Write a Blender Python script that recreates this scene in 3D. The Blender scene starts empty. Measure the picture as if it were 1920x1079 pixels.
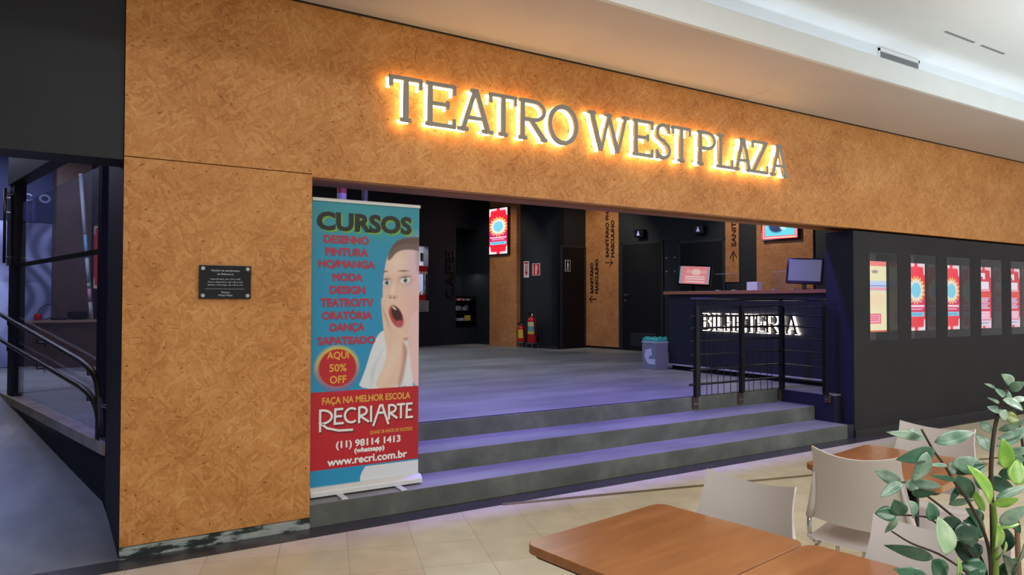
import bpy, math, random
import numpy as np
from mathutils import Vector, Matrix

sc = bpy.context.scene
C = sc.collection
R = math.radians
random.seed(7)
rng = np.random.default_rng(7)

# ------------------------------------------------------------------ camera, world, lights, exposure
cam = bpy.data.cameras.new('camera')
cam.sensor_fit = 'HORIZONTAL'; cam.sensor_width = 36.0
cam.lens = 1320.0 / 1920.0 * 36.0
cam.clip_start = 0.05; cam.clip_end = 100
cam_o = bpy.data.objects.new('camera', cam); C.objects.link(cam_o)
YAW, PITCH, ROLL = R(31.6), math.atan((566 - 539.5) / 1320.0), R(0.12)
fwd = Vector((math.sin(YAW) * math.cos(PITCH), math.cos(YAW) * math.cos(PITCH), math.sin(PITCH)))
rt = Vector((math.cos(YAW), -math.sin(YAW), 0)); up = rt.cross(fwd)
rt, up = rt * math.cos(ROLL) + up * math.sin(ROLL), up * math.cos(ROLL) - rt * math.sin(ROLL)
cam_o.matrix_world = Matrix(((rt.x, up.x, -fwd.x, 0), (rt.y, up.y, -fwd.y, -4.671), (rt.z, up.z, -fwd.z, 1.5), (0, 0, 0, 1)))
sc.camera = cam_o

vs = sc.view_settings
vs.view_transform = 'Standard'; vs.look = 'None'; vs.gamma = 1.0; vs.use_curve_mapping = False
vs.exposure = 0.0

w = bpy.data.worlds.new('world'); sc.world = w; w.use_nodes = True
w.node_tree.nodes['Background'].inputs['Color'].default_value = (1.0, 0.97, 0.96, 1)
w.node_tree.nodes['Background'].inputs['Strength'].default_value = 0.5

def area(name, loc, size, power, color, rot=(0, 0, 0), spread=180):
    l = bpy.data.lights.new(name, 'AREA'); l.shape = 'RECTANGLE'; l.size, l.size_y = size
    l.energy = power; l.color = color; l.spread = R(spread)
    o = bpy.data.objects.new(name, l); C.objects.link(o); o.location = loc; o.rotation_euler = rot
    return o
def spot(name, loc, target, power, color, angle=60, blend=0.6, r=0.05):
    l = bpy.data.lights.new(name, 'SPOT'); l.energy = power; l.color = color
    l.spot_size = R(angle); l.spot_blend = blend; l.shadow_soft_size = r
    o = bpy.data.objects.new(name, l); C.objects.link(o); o.location = loc
    o.rotation_euler = (Vector(target) - Vector(loc)).to_track_quat('-Z', 'Y').to_euler()
    return o
WARM = (1.0, 0.86, 0.68); NEUT = (1.0, 0.975, 0.95); COOL = (0.82, 0.9, 1.0)
# mall side: ceiling panels, the cove behind the fascia, two added fill lights
area('mall_panel_light', (1.0, -6.2, 3.8), (5.0, 1.6), 165, NEUT)
area('beam_fill_light', (2.0, -1.9, 3.84), (5.0, 0.15), 24, NEUT)  # added strip out of view, brightens the lower part of the beam
area('ceiling_fill_light', (9.0, -3.1, 2.6), (6.5, 0.8), 95, (0.80, 0.93, 1.0), (R(180), 0, 0))  # added fill out of view, brightens and cools the raised ceiling
area('mall_panel_light', (8.5, -6.0, 3.8), (6.0, 1.6), 340, NEUT)
area('cove_light', (7.5, -1.0, 3.63), (13.0, 0.05), 9, COOL, (R(180), 0, 0))
# lobby: black ceiling with warm-white spots, violet strip over the steps, blue strip over the ramp
area('lobby_panel_light', (5.2, 5.2, 4.0), (3.0, 3.0), 80, (0.80, 0.92, 1.0))
spot('lobby_spot', (6.6, 8.3, 3.9), (8.4, 9.5, 2.2), 90, WARM, 70)
spot('lobby_spot', (8.0, 6.6, 3.9), (9.9, 7.6, 2.0), 110, WARM, 80)
spot('lobby_spot', (8.8, 3.8, 3.9), (10.7, 3.7, 2.2), 110, WARM, 80)
spot('counter_spot', (7.4, 1.9, 3.9), (8.0, 1.9, 1.6), 70, (1.0, 0.88, 0.74), 70)
area('violet_strip_light', (3.9, 0.68, 3.2), (4.8, 0.10), 175, (0.21, 0.16, 1.0))
area('blue_strip_light', (-2.1, 1.0, 2.4), (0.3, 2.0), 48, (0.12, 0.30, 1.0), spread=110)
area('ramp_fill_light', (-0.6, 3.4, 3.9), (0.6, 0.6), 18, (1.0, 0.82, 0.68))  # added weak warm fill, turns the bluish ramp browner
area('mural_strip_light', (-1.2, 7.2, 3.8), (2.5, 0.3), 95, (0.6, 0.66, 1.0))

# ------------------------------------------------------------------ materials
def lin(c):
    if isinstance(c, str):
        c = tuple(int(c[i:i + 2], 16) for i in (1, 3, 5))
    return tuple(((v / 255) / 12.92 if v / 255 <= 0.04045 else ((v / 255 + 0.055) / 1.055) ** 2.4) for v in c)
_m = {}
def nt(name):
    m = bpy.data.materials.new(name); m.use_nodes = True
    t = m.node_tree; return m, t, t.nodes['Principled BSDF']
def mat(name, col, rough=0.5, metal=0.0, emit=0.0, spec=0.5, coat=0.0):
    if name in _m: return _m[name]
    m, t, b = nt(name); c = lin(col) + (1,)
    b.inputs['Base Color'].default_value = c; b.inputs['Roughness'].default_value = rough
    b.inputs['Metallic'].default_value = metal; b.inputs['Specular IOR Level'].default_value = spec
    b.inputs['Coat Weight'].default_value = coat; b.inputs['Coat Roughness'].default_value = 0.08
    if emit:
        b.inputs['Emission Color'].default_value = c; b.inputs['Emission Strength'].default_value = emit
    _m[name] = m; return m
def N(t, typ, **kw):
    n = t.nodes.new(typ)
    for k, v in kw.items():
        if k in n.inputs: n.inputs[k].default_value = v
        else: setattr(n, k, v)
    return n
def ramp(t, fac, stops, interp='LINEAR'):
    r = t.nodes.new('ShaderNodeValToRGB'); r.color_ramp.interpolation = interp
    while len(r.color_ramp.elements) < len(stops): r.color_ramp.elements.new(0.5)
    for e, (p, c) in zip(r.color_ramp.elements, stops):
        e.position = p; e.color = lin(c) + (1,)
    t.links.new(fac, r.inputs['Fac']); return r.outputs['Color']
def mixc(t, fac, a, b, mode='MIX'):
    n = t.nodes.new('ShaderNodeMix'); n.data_type = 'RGBA'; n.blend_type = mode
    for i, v in ((0, fac), (6, a), (7, b)):
        if isinstance(v, (int, float)): n.inputs[i].default_value = v
        elif isinstance(v, tuple): n.inputs[i].default_value = v
        else: t.links.new(v, n.inputs[i])
    return n.outputs[2]
def math_n(t, op, a, b=0.0):
    n = t.nodes.new('ShaderNodeMath'); n.operation = op
    for i, v in enumerate((a, b)):
        if isinstance(v, (int, float)): n.inputs[i].default_value = v
        else: t.links.new(v, n.inputs[i])
    return n.outputs[0]
def mapping(t, vec, loc=(0, 0, 0), rot=(0, 0, 0), scale=(1, 1, 1)):
    n = t.nodes.new('ShaderNodeMapping')
    n.inputs['Location'].default_value = loc; n.inputs['Rotation'].default_value = rot; n.inputs['Scale'].default_value = scale
    t.links.new(vec, n.inputs['Vector']); return n.outputs[0]

def osb(name, stops, rough=0.55):
    if name in _m: return _m[name]
    m, t, b = nt(name)
    co = N(t, 'ShaderNodeTexCoord').outputs['Object']
    sep = N(t, 'ShaderNodeSeparateXYZ'); t.links.new(co, sep.inputs[0])
    cb = N(t, 'ShaderNodeCombineXYZ')
    t.links.new(math_n(t, 'ADD', sep.outputs[0], math_n(t, 'MULTIPLY', sep.outputs[1], 0.73)), cb.inputs[0]); t.links.new(sep.outputs[2], cb.inputs[1])
    p = cb.outputs[0]
    nz = N(t, 'ShaderNodeTexNoise', Scale=9.0, Detail=2.0); t.links.new(p, nz.inputs['Vector'])
    add = N(t, 'ShaderNodeVectorMath', operation='MULTIPLY_ADD'); t.links.new(nz.outputs['Color'], add.inputs[0])
    add.inputs[1].default_value = (0.05, 0.05, 0); t.links.new(p, add.inputs[2]); p2 = add.outputs[0]
    cols = []
    for i, (rz, sx, sy) in enumerate(((5, 13, 60), (97, 15, 66), (52, 14, 62), (-36, 12, 55))):
        v = N(t, 'ShaderNodeTexVoronoi', Scale=1.0); v.voronoi_dimensions = '2D'
        t.links.new(mapping(t, mapping(t, p2, rot=(0, 0, R(rz))), loc=(i * 7.3, i * 3.1, 0), scale=(sx, sy, 1)), v.inputs['Vector'])
        s = N(t, 'ShaderNodeSeparateColor'); t.links.new(v.outputs['Color'], s.inputs[0]); cols.append(s)
    val = cols[0].outputs[0]
    def pick(sel, thr, a, bb):
        f = math_n(t, 'GREATER_THAN', sel, thr)
        n = t.nodes.new('ShaderNodeMix'); n.data_type = 'FLOAT'
        t.links.new(f, n.inputs[0]); t.links.new(a, n.inputs[2]); t.links.new(bb, n.inputs[3]); return n.outputs[0]
    val = pick(cols[1].outputs[1], 0.55, val, cols[1].outputs[0])
    val = pick(cols[2].outputs[1], 0.6, val, cols[2].outputs[0])
    val = pick(cols[3].outputs[1], 0.72, val, cols[3].outputs[0])
    big = N(t, 'ShaderNodeTexNoise', Scale=2.2, Detail=6.0, Roughness=0.65); t.links.new(p, big.inputs['Vector'])
    v2 = math_n(t, 'ADD', math_n(t, 'MULTIPLY', val, 0.28), math_n(t, 'MULTIPLY', big.outputs['Fac'], 0.72))
    fine = N(t, 'ShaderNodeTexNoise', Scale=60.0, Detail=3.0); t.links.new(p2, fine.inputs['Vector'])
    v2 = math_n(t, 'ADD', v2, math_n(t, 'MULTIPLY', math_n(t, 'SUBTRACT', fine.outputs['Fac'], 0.5), 0.35))
    col = ramp(t, v2, stops)
    sp = N(t, 'ShaderNodeTexVoronoi', Scale=1.0); sp.voronoi_dimensions = '2D'
    t.links.new(mapping(t, p2, rot=(0, 0, 0.4), scale=(15, 30, 1)), sp.inputs['Vector'])
    s2 = N(t, 'ShaderNodeSeparateColor'); t.links.new(sp.outputs['Color'], s2.inputs[0])
    spot_f = math_n(t, 'MULTIPLY', math_n(t, 'LESS_THAN', sp.outputs['Distance'], 0.15), math_n(t, 'GREATER_THAN', s2.outputs[2], 0.955))
    col = mixc(t, math_n(t, 'MULTIPLY', spot_f, 0.6), col, lin('#55300f') + (1,))
    t.links.new(col, b.inputs['Base Color']); b.inputs['Roughness'].default_value = rough
    bp = N(t, 'ShaderNodeBump', Strength=0.08, Distance=0.004); t.links.new(v2, bp.inputs['Height']); t.links.new(bp.outputs[0], b.inputs['Normal'])
    _m[name] = m; return m

def noise_mat(name, stops, scale=3.0, detail=6.0, rough=0.6, rough2=None, bump=0.0, stretch=(1, 1, 1), spec=0.5, rot=0.0):
    if name in _m: return _m[name]
    m, t, b = nt(name)
    co = N(t, 'ShaderNodeTexCoord').outputs['Object']
    n = N(t, 'ShaderNodeTexNoise', Scale=scale, Detail=detail, Roughness=0.6); t.links.new(mapping(t, mapping(t, co, rot=(0, 0, rot)), scale=stretch), n.inputs['Vector'])
    t.links.new(ramp(t, n.outputs['Fac'], stops), b.inputs['Base Color'])
    b.inputs['Roughness'].default_value = rough; b.inputs['Specular IOR Level'].default_value = spec
    if rough2 is not None:
        mr = N(t, 'ShaderNodeMapRange'); t.links.new(n.outputs['Fac'], mr.inputs[0]); mr.inputs[3].default_value = rough; mr.inputs[4].default_value = rough2
        t.links.new(mr.outputs[0], b.inputs['Roughness'])
    if bump:
        bp = N(t, 'ShaderNodeBump', Strength=bump, Distance=0.01); t.links.new(n.outputs['Fac'], bp.inputs['Height']); t.links.new(bp.outputs[0], b.inputs['Normal'])
    _m[name] = m; return m

def tile_mat():
    m, t, b = nt('beige_stone_tile')
    co = N(t, 'ShaderNodeTexCoord').outputs['Object']
    mp = mapping(t, mapping(t, co, rot=(0, 0, R(17))), loc=(0.11, 0.08, 0))
    br = N(t, 'ShaderNodeTexBrick', Scale=1.0); br.offset = 0.0; br.squash = 1.0
    t.links.new(mp, br.inputs['Vector'])
    br.inputs['Color1'].default_value = lin('#d1c9b6') + (1,); br.inputs['Color2'].default_value = lin('#c6bca5') + (1,)
    br.inputs['Mortar'].default_value = lin('#b5aa93') + (1,)
    br.inputs['Mortar Size'].default_value = 0.0035; br.inputs['Brick Width'].default_value = 0.4; br.inputs['Row Height'].default_value = 0.4
    n = N(t, 'ShaderNodeTexNoise', Scale=5.0, Detail=8.0); t.links.new(co, n.inputs['Vector'])
    col = mixc(t, 0.25, br.outputs['Color'], ramp(t, n.outputs['Fac'], [(0.3, '#a8977a'), (0.7, '#efe3cb')]), 'OVERLAY')
    t.links.new(col, b.inputs['Base Color']); b.inputs['Roughness'].default_value = 0.28
    return m
def vcol_mat(name, rough=0.5, emit=0.0):
    if name in _m: return _m[name]
    m, t, b = nt(name); a = N(t, 'ShaderNodeVertexColor', layer_name='Col')
    if emit:
        b.inputs['Base Color'].default_value = (0.01, 0.01, 0.01, 1)
        t.links.new(a.outputs['Color'], b.inputs['Emission Color']); b.inputs['Emission Strength'].default_value = emit
    else: t.links.new(a.outputs['Color'], b.inputs['Base Color'])
    b.inputs['Roughness'].default_value = rough; _m[name] = m; return m
def glass_mat(name, tint=(1, 1, 1), refl=0.5):
    if name in _m: return _m[name]
    m, t, b = nt(name); t.nodes.remove(b)
    tr = N(t, 'ShaderNodeBsdfTransparent'); tr.inputs[0].default_value = tint + (1,)
    gl = N(t, 'ShaderNodeBsdfGlossy'); gl.inputs['Roughness'].default_value = 0.02
    lw = N(t, 'ShaderNodeLayerWeight'); lw.inputs['Blend'].default_value = 0.5
    fz = math_n(t, 'ADD', 0.03, math_n(t, 'MULTIPLY', math_n(t, 'POWER', lw.outputs['Facing'], 5.0), 0.9))
    mx = N(t, 'ShaderNodeMixShader'); t.links.new(fz, mx.inputs[0]); t.links.new(tr.outputs[0], mx.inputs[1]); t.links.new(gl.outputs[0], mx.inputs[2])
    t.links.new(mx.outputs[0], t.nodes['Material Output'].inputs[0]); _m[name] = m; return m

OSB = osb('facade_strand_board', [(0.22, '#a4652a'), (0.4, '#bf7f3f'), (0.55, '#cb8c4b'), (0.8, '#dba668')])
OSB2 = osb('lobby_strand_board', [(0.2, '#96602f'), (0.4, '#b27545'), (0.58, '#c0844f'), (0.8, '#d2a06c')])
OSBD = osb('dull_strand_board', [(0.25, '#4a3020'), (0.5, '#6b4a33'), (0.8, '#85603f')])
BLACKWALL = noise_mat('black_painted_wall', [(0.3, '#10171e'), (0.7, '#172028')], 2.0, rough=0.6)
CHARWALL = noise_mat('charcoal_painted_wall', [(0.3, '#1f1d22'), (0.7, '#28262b')], 1.5, rough=0.6, bump=0.02, spec=0.3)
NAVYWALL = noise_mat('dark_slate_wall', [(0.3, '#14171f'), (0.7, '#1d212b')], 1.3, rough=0.6)
BLUEWALL = mat('navy_blue_wall', '#1b2350', 0.6)
RISER = noise_mat('rough_concrete', [(0.3, '#4d514d'), (0.5, '#5e625e'), (0.72, '#737772')], 3.0, rough=0.8, bump=0.15)
SCREED = noise_mat('smooth_concrete_floor', [(0.3, '#6a6b6c'), (0.5, '#828383'), (0.72, '#9b9b98')], 1.1, 8.0, rough=0.42, rough2=0.6, stretch=(0.6, 1.6, 1))
CEILW = noise_mat('white_plaster', [(0.3, '#d6dbde'), (0.7, '#dfe4e7')], 0.8, rough=0.8)
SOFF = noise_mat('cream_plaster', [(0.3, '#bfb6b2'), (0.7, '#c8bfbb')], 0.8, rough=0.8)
GRANITE = noise_mat('dark_granite', [(0.35, '#2c2a2c'), (0.65, '#454246')], 60, rough=0.25)
BLACK = mat('matte_black', '#0b0b0d', 0.6, spec=0.25)
BLACKM = mat('black_metal', '#131318', 0.35, 0.3)
GLOSSB = mat('gloss_black', '#08090c', 0.08)
STEEL = mat('brushed_steel', '#b9bcc0', 0.3, 1.0)
CHROME = mat('chrome', '#c9c9cc', 0.12, 1.0)
WHITE = mat('white_plastic', '#e8e8e6', 0.45)

# ------------------------------------------------------------------ mesh helpers
class MB:
    def __init__(s): s.v = []; s.f = []; s.mi = []; s.m = 0
    def add(s, vs_, fs):
        o = len(s.v); s.v += [tuple(p) for p in vs_]
        for f in fs: s.f.append(tuple(i + o for i in f)); s.mi.append(s.m)
        return s
    def box(s, x0, x1, y0, y1, z0, z1):
        return s.add([(x0, y0, z0), (x1, y0, z0), (x1, y1, z0), (x0, y1, z0), (x0, y0, z1), (x1, y0, z1), (x1, y1, z1), (x0, y1, z1)],
                     [(0, 3, 2, 1), (4, 5, 6, 7), (0, 1, 5, 4), (1, 2, 6, 5), (2, 3, 7, 6), (3, 0, 4, 7)])
    def prism_z(s, pts, z0, z1):
        n = len(pts); z0 = z0 if hasattr(z0, '__len__') else [z0] * n; z1 = z1 if hasattr(z1, '__len__') else [z1] * n
        return s.add([(x, y, z) for (x, y), z in zip(pts, z0)] + [(x, y, z) for (x, y), z in zip(pts, z1)],
                     [tuple(range(n))[::-1], tuple(range(n, 2 * n))] + [(i, (i + 1) % n, n + (i + 1) % n, n + i) for i in range(n)])
    def prism_y(s, pts, y0, y1):      # polygon in x,z pushed along y
        n = len(pts)
        return s.add([(x, y0, z) for x, z in pts] + [(x, y1, z) for x, z in pts],
                     [tuple(range(n)), tuple(range(n, 2 * n))[::-1]] + [(i, n + i, n + (i + 1) % n, (i + 1) % n) for i in range(n)])
    def prism_x(s, pts, x0, x1):      # polygon in y,z pushed along x
        n = len(pts)
        return s.add([(x0, y, z) for y, z in pts] + [(x1, y, z) for y, z in pts],
                     [tuple(range(n))[::-1], tuple(range(n, 2 * n))] + [(i, (i + 1) % n, n + (i + 1) % n, n + i) for i in range(n)])
    def tube(s, pts, r, n=8, cap=True):
        pts = [Vector(p) for p in pts]; rs = r if hasattr(r, '__len__') else [r] * len(pts)
        vsx = []; ref = None
        for i, p in enumerate(pts):
            d = (pts[min(i + 1, len(pts) - 1)] - pts[max(i - 1, 0)]).normalized()
            if ref is None: ref = d.orthogonal().normalized()
            ref = (ref - d * ref.dot(d)).normalized(); b = d.cross(ref)
            vsx += [p + (ref * math.cos(2 * math.pi * k / n) + b * math.sin(2 * math.pi * k / n)) * rs[i] for k in range(n)]
        fs = [(i * n + k, i * n + (k + 1) % n, (i + 1) * n + (k + 1) % n, (i + 1) * n + k) for i in range(len(pts) - 1) for k in range(n)]
        if cap: fs += [tuple(range(n))[::-1], tuple(range((len(pts) - 1) * n, len(pts) * n))]
        return s.add(vsx, fs)
    def lathe(s, prof, n=24, c=(0, 0), cap=True):   # prof: (r, z)
        vsx = [(c[0] + r * math.cos(2 * math.pi * k / n), c[1] + r * math.sin(2 * math.pi * k / n), z) for r, z in prof for k in range(n)]
        fs = [(i * n + k, i * n + (k + 1) % n, (i + 1) * n + (k + 1) % n, (i + 1) * n + k) for i in range(len(prof) - 1) for k in range(n)]
        if cap: fs += [tuple(range(n))[::-1], tuple(range((len(prof) - 1) * n, len(prof) * n))]
        return s.add(vsx, fs)
    def disc_y(s, cx, cz, r, y0, y1, n=24, rz=None):
        rz = rz or r
        return s.prism_y([(cx + r * math.cos(2 * math.pi * k / n), cz + rz * math.sin(2 * math.pi * k / n)) for k in range(n)], y0, y1)
    def ribbon(s, pts, wd, y0, y1, closed=False):   # stroke in x,z with width wd, pushed from y0 to y1
        P = [Vector((x, z)) for x, z in pts]; n = len(P); L = []; Rr = []
        for i in range(n):
            a = P[(i - 1) % n] if (closed or i > 0) else None; b = P[(i + 1) % n] if (closed or i < n - 1) else None
            d1 = (P[i] - a).normalized() if a is not None else None; d2 = (b - P[i]).normalized() if b is not None else None
            if d1 is None: d1 = d2
            if d2 is None: d2 = d1
            n1 = Vector((-d1.y, d1.x)); n2 = Vector((-d2.y, d2.x)); mm = (n1 + n2)
            mm = mm.normalized() if mm.length > 1e-6 else n1
            k = wd / 2 / max(0.35, mm.dot(n1)); L.append(P[i] + mm * k); Rr.append(P[i] - mm * k)
        vsx = []
        for i in range(n): vsx += [(L[i].x, y0, L[i].y), (Rr[i].x, y0, Rr[i].y), (L[i].x, y1, L[i].y), (Rr[i].x, y1, Rr[i].y)]
        fs = []
        for i in range(n if closed else n - 1):
            a, b = i * 4, ((i + 1) % n) * 4
            fs += [(a, a + 1, b + 1, b), (a + 2, b + 2, b + 3, a + 3), (a, b, b + 2, a + 2), (a + 1, a + 3, b + 3, b + 1)]
        if not closed: e = (n - 1) * 4; fs += [(0, 2, 3, 1), (e, e + 1, e + 3, e + 2)]
        return s.add(vsx, fs)
    def text(s, body, x, z, wd=None, h=None, y=-0.002, align='C', bold=0.0, rot=0.0, depth=0.0, strike=0.0):
        cu = bpy.data.curves.new('t', 'FONT'); cu.body = body; cu.size = 1.0; cu.resolution_u = 3; cu.offset = bold; cu.extrude = 0
        o = bpy.data.objects.new('t', cu); C.objects.link(o)
        dg = bpy.context.evaluated_depsgraph_get(); me = o.evaluated_get(dg).to_mesh()
        vv = np.array([v.co[:] for v in me.vertices]); ff = [tuple(p.vertices) for p in me.polygons]
        o.evaluated_get(dg).to_mesh_clear(); C.objects.unlink(o); bpy.data.objects.remove(o); bpy.data.curves.remove(cu)
        mn, mx = vv.min(0), vv.max(0); sy = (h / (mx[1] - mn[1])) if h else None; sx = (wd / (mx[0] - mn[0])) if wd else None
        sx = sx or sy; sy = sy or sx
        X = (vv[:, 0] - (mn[0] + mx[0]) / 2) * sx; Z = (vv[:, 1] - (mn[1] + mx[1]) / 2) * sy
        if align == 'L': X += (mx[0] - mn[0]) * sx / 2
        c_, s_ = math.cos(rot), math.sin(rot)
        X, Z = X * c_ - Z * s_, X * s_ + Z * c_
        if strike:
            for k, (dx, dz) in enumerate(((strike, 0), (-strike, 0), (0, strike), (0, -strike))): s.add([(x + a + dx, y - 0.00006 * (k + 1), z + b + dz) for a, b in zip(X, Z)], ff)
        if depth <= 0: return s.add([(x + a, y, z + b) for a, b in zip(X, Z)], ff)
        n = len(vv); from collections import Counter
        cnt = Counter(); 
        for f in ff:
            for i in range(len(f)): cnt[(f[i], f[(i + 1) % len(f)])] += 1
        side = [(a, b) for (a, b) in cnt if (b, a) not in cnt]
        return s.add([(x + a, y, z + b) for a, b in zip(X, Z)] + [(x + a, y + depth, z + b) for a, b in zip(X, Z)],
                     ff + [tuple(i + n for i in f[::-1]) for f in ff] + [(b, a, a + n, b + n) for a, b in side])
    def build(s, name, mats, parent=None, smooth=False, bevel=0.0, kind=None, seg=2):
        me = bpy.data.meshes.new(name); me.from_pydata(s.v, [], s.f)
        for m in (mats if isinstance(mats, (list, tuple)) else [mats]): me.materials.append(m)
        me.polygons.foreach_set('material_index', s.mi)
        if smooth: me.polygons.foreach_set('use_smooth', [True] * len(s.f))
        me.update(); o = bpy.data.objects.new(name, me); C.objects.link(o)
        if parent is not None: o.parent = parent
        if kind: o['kind'] = kind
        if bevel:
            b = o.modifiers.new('edge', 'BEVEL'); b.width = bevel; b.segments = seg; b.limit_method = 'ANGLE'
        if smooth and bevel == 0: pass
        return o
def box(name, m, dims, parent=None, **k): return MB().box(*dims).build(name, m, parent, **k)
def tag(o, label, cat, group=None):
    o['label'] = label; o['category'] = cat
    if group: o['group'] = group
    return o
def thing(name, label, cat, loc=(0, 0, 0), rot=0.0, group=None, tilt=(0, 0)):
    o = bpy.data.objects.new(name, None); C.objects.link(o); o.empty_display_size = 0.1
    o.location = loc; o.rotation_euler = (tilt[0], tilt[1], rot)
    return tag(o, label, cat, group)
def place(o, loc, rot): o.location = loc; o.rotation_euler = (0, 0, rot); return o
def dup(root, label=None, loc=None, rot=None):
    r = root.copy(); C.objects.link(r)
    if label: r['label'] = label
    if loc is not None: r.location = loc
    if rot is not None: r.rotation_euler = (0, 0, rot)
    for ch in list(root.children):
        c = ch.copy(); C.objects.link(c); c.parent = r
        for g in list(ch.children):
            d = g.copy(); C.objects.link(d); d.parent = c
    return r
def grid(name, wd, ht, img, m, parent=None, y=0.0):   # printed or lit picture: img rows from the top, linear rgb
    ny, nx = img.shape[:2]
    X, Z = np.meshgrid(np.linspace(0, wd, nx), np.linspace(ht, 0, ny))
    V = np.stack([X.ravel(), np.full(X.size, y), Z.ravel()], 1)
    i = np.arange((ny - 1) * (nx - 1)); r_, c_ = i // (nx - 1), i % (nx - 1); a = r_ * nx + c_
    F = np.stack([a, a + nx, a + nx + 1, a + 1], 1)
    me = bpy.data.meshes.new(name); me.vertices.add(len(V)); me.vertices.foreach_set('co', V.ravel())
    me.loops.add(F.size); me.loops.foreach_set('vertex_index', F.ravel()); me.polygons.add(len(F))
    me.polygons.foreach_set('loop_start', np.arange(len(F)) * 4); me.update(calc_edges=True); me.validate()
    at = me.color_attributes.new('Col', 'FLOAT_COLOR', 'POINT')
    at.data.foreach_set('color', np.concatenate([img.reshape(-1, 3), np.ones((nx * ny, 1))], 1).ravel())
    me.materials.append(m); o = bpy.data.objects.new(name, me); C.objects.link(o)
    if parent is not None: o.parent = parent
    return o
# frames: local x to the right along a wall face, y into the wall, z up
A = R(11.5); U = Vector((math.cos(A), math.sin(A), 0)); V_ = Vector((-math.sin(A), math.cos(A), 0)); E0 = Vector((8.88, 7.85, 0))
def uv(u, v, z=0.0): return E0 + U * u + V_ * v + Vector((0, 0, z))
RA, RC, RX = A - math.pi / 2, A, -math.pi / 2   # walls facing the steps side, the back wall, the counter front
FL = 0.465                                       # lobby floor level

# ------------------------------------------------------------------ setting: floors, walls, ceilings
S = 'structure'
LX = lambda y: 0.137 - 0.233 * (y - 1.31)        # edge of the lobby floor along the ramp
box('floor', tile_mat(), (-8, 17, -13, 0, -0.1, 0), kind=S)
box('trim_1', GRANITE, (-2.4, 17, -0.185, 0.0, 0, 0.004), kind=S)
b = MB(); d = Vector((math.cos(R(-13.1)), math.sin(R(-13.1)))); n_ = Vector((-d.y, d.x)) * 0.02; p0 = Vector((2.68, -0.185)); p1 = p0 + d * 8
b.prism_z([tuple(p0 - n_), tuple(p1 - n_), tuple(p1 + n_), tuple(p0 + n_)], 0.0, 0.006)
b.build('trim_2', mat('bronze_strip', '#85775b', 0.35, 0.4), kind=S)
b = MB()
b.m = 0; b.box(1.31, 7.2, 0.0, 0.4, 0, 0.155); b.box(1.31, 7.2, 0.4, 0.86, 0, 0.31)
b.box(1.31, 7.2, 0.855, 0.9, 0, FL)
st = b.build('steps', RISER, kind=S, bevel=0.006)
b = MB()
b.prism_z([(1.31, 0.4), (1.31, 0.86), (7.2, 0.86), (7.2, 0.16), (7.33, 0.16), (13.5, 0.34), (13.5, 14), (-4, 14), (-4, 5.1), (LX(4.95), 4.95), (LX(1.15), 1.15), (0.25, 0.4)], FL - 0.12, FL)
b.build('floor_lobby', SCREED, kind=S)
b = MB(); b.box(1.31, 7.2, -0.0005, 0.4, 0.1545, 0.156); b.box(1.31, 7.2, 0.3995, 0.855, 0.3095, 0.311)
b.build('floor_treads', SCREED, kind=S)
b = MB(); b.box(7.197, 7.335, 0.155, 0.9, 0, FL - 0.012); b.box(7.203, 7.335, 0.006, 0.155, 0, 0.15)
b.build('wall_step_side', mat('deep_navy_paint', '#14152a', 0.5), kind=S)
# ramp
ys = [0, 0.6, 1.2, 1.9, 2.7, 3.75, 5.1]; zs = [0.0, 0.025, 0.055, 0.12, 0.2, 0.31, FL]
b = MB()
for i in range(6):
    y0, y1 = ys[i], ys[i + 1]; xa = min(0.215, LX(y0)) if y0 >= 1.2 else 0.216 - 0.035 * y0; xb = min(0.215, LX(y1)) if y1 >= 1.2 else 0.216 - 0.035 * y1
    b.prism_z([(-2.4, y0), (xa, y0), (xb, y1), (-2.4, y1)], -0.05, [zs[i], zs[i], zs[i + 1], zs[i + 1]])
b.build('floor_ramp', noise_mat('worn_ramp_concrete', [(0.3, '#55575a'), (0.5, '#6e7072'), (0.66, '#868784'), (0.74, '#a3a29c')], 1.6, 8, rough=0.45, stretch=(1, 0.5, 1)), kind=S)
b = MB(); b.prism_z([(LX(5.0) - 0.0, 5.0), (LX(1.1), 1.1), (LX(1.1) + 0.06, 1.1), (LX(5.0) + 0.06, 5.0)], -0.05, FL - 0.06)
b.build('wall_ramp_side', BLACK, kind=S)
b = MB(); b.prism_z([(LX(4.95) - 0.015, 4.95), (LX(1.15) - 0.015, 1.15), (LX(1.15) + 0.1, 1.15), (LX(4.95) + 0.1, 4.95)], FL - 0.07, FL + 0.012)
b.build('trim_3', noise_mat('pale_curb_concrete', [(0.3, '#8d7f6c'), (0.7, '#b0a491')], 5, rough=0.7), kind=S)
# facade: strand-board pier and beam, black linings behind
b = MB(); b.box(0.216, 1.312, 0.0, 0.03, 0.075, 2.343)
b.build('wall_front', OSB, kind=S)
b = MB(); b.box(0.216, 17, 0.0, 0.03, 2.349, 3.49); b.box(1.312, 17, 0.0, 0.09, 2.328, 2.349); b.box(1.306, 1.312, 0.03, 0.09, 0.3, 2.33)
b.build('wall_front_beam', OSB, kind=S)
b = MB(); b.box(0.22, 1.306, 0.03, 0.42, 0.0, 3.49); b.prism_z([(0.2135, 0.03), (0.28, 0.03), (0.28, 1.15), (0.173, 1.15)], 0, 3.49); b.box(1.30, 17, 0.035, 0.128, 2.36, 3.49); b.box(1.31, 17, 0.128, 0.38, 2.41, 2.43)
b.build('wall_front_core', BLACK, kind=S)
b = MB(); b.prism_z([(1.306, 0.13), (7.33, 0.33), (17, 0.36), (17, 0.40), (1.306, 0.40)], 2.335, 3.49)
b.build('beam_lining', mat('brown_board_lining', '#9a6440', 0.6), kind=S)
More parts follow.
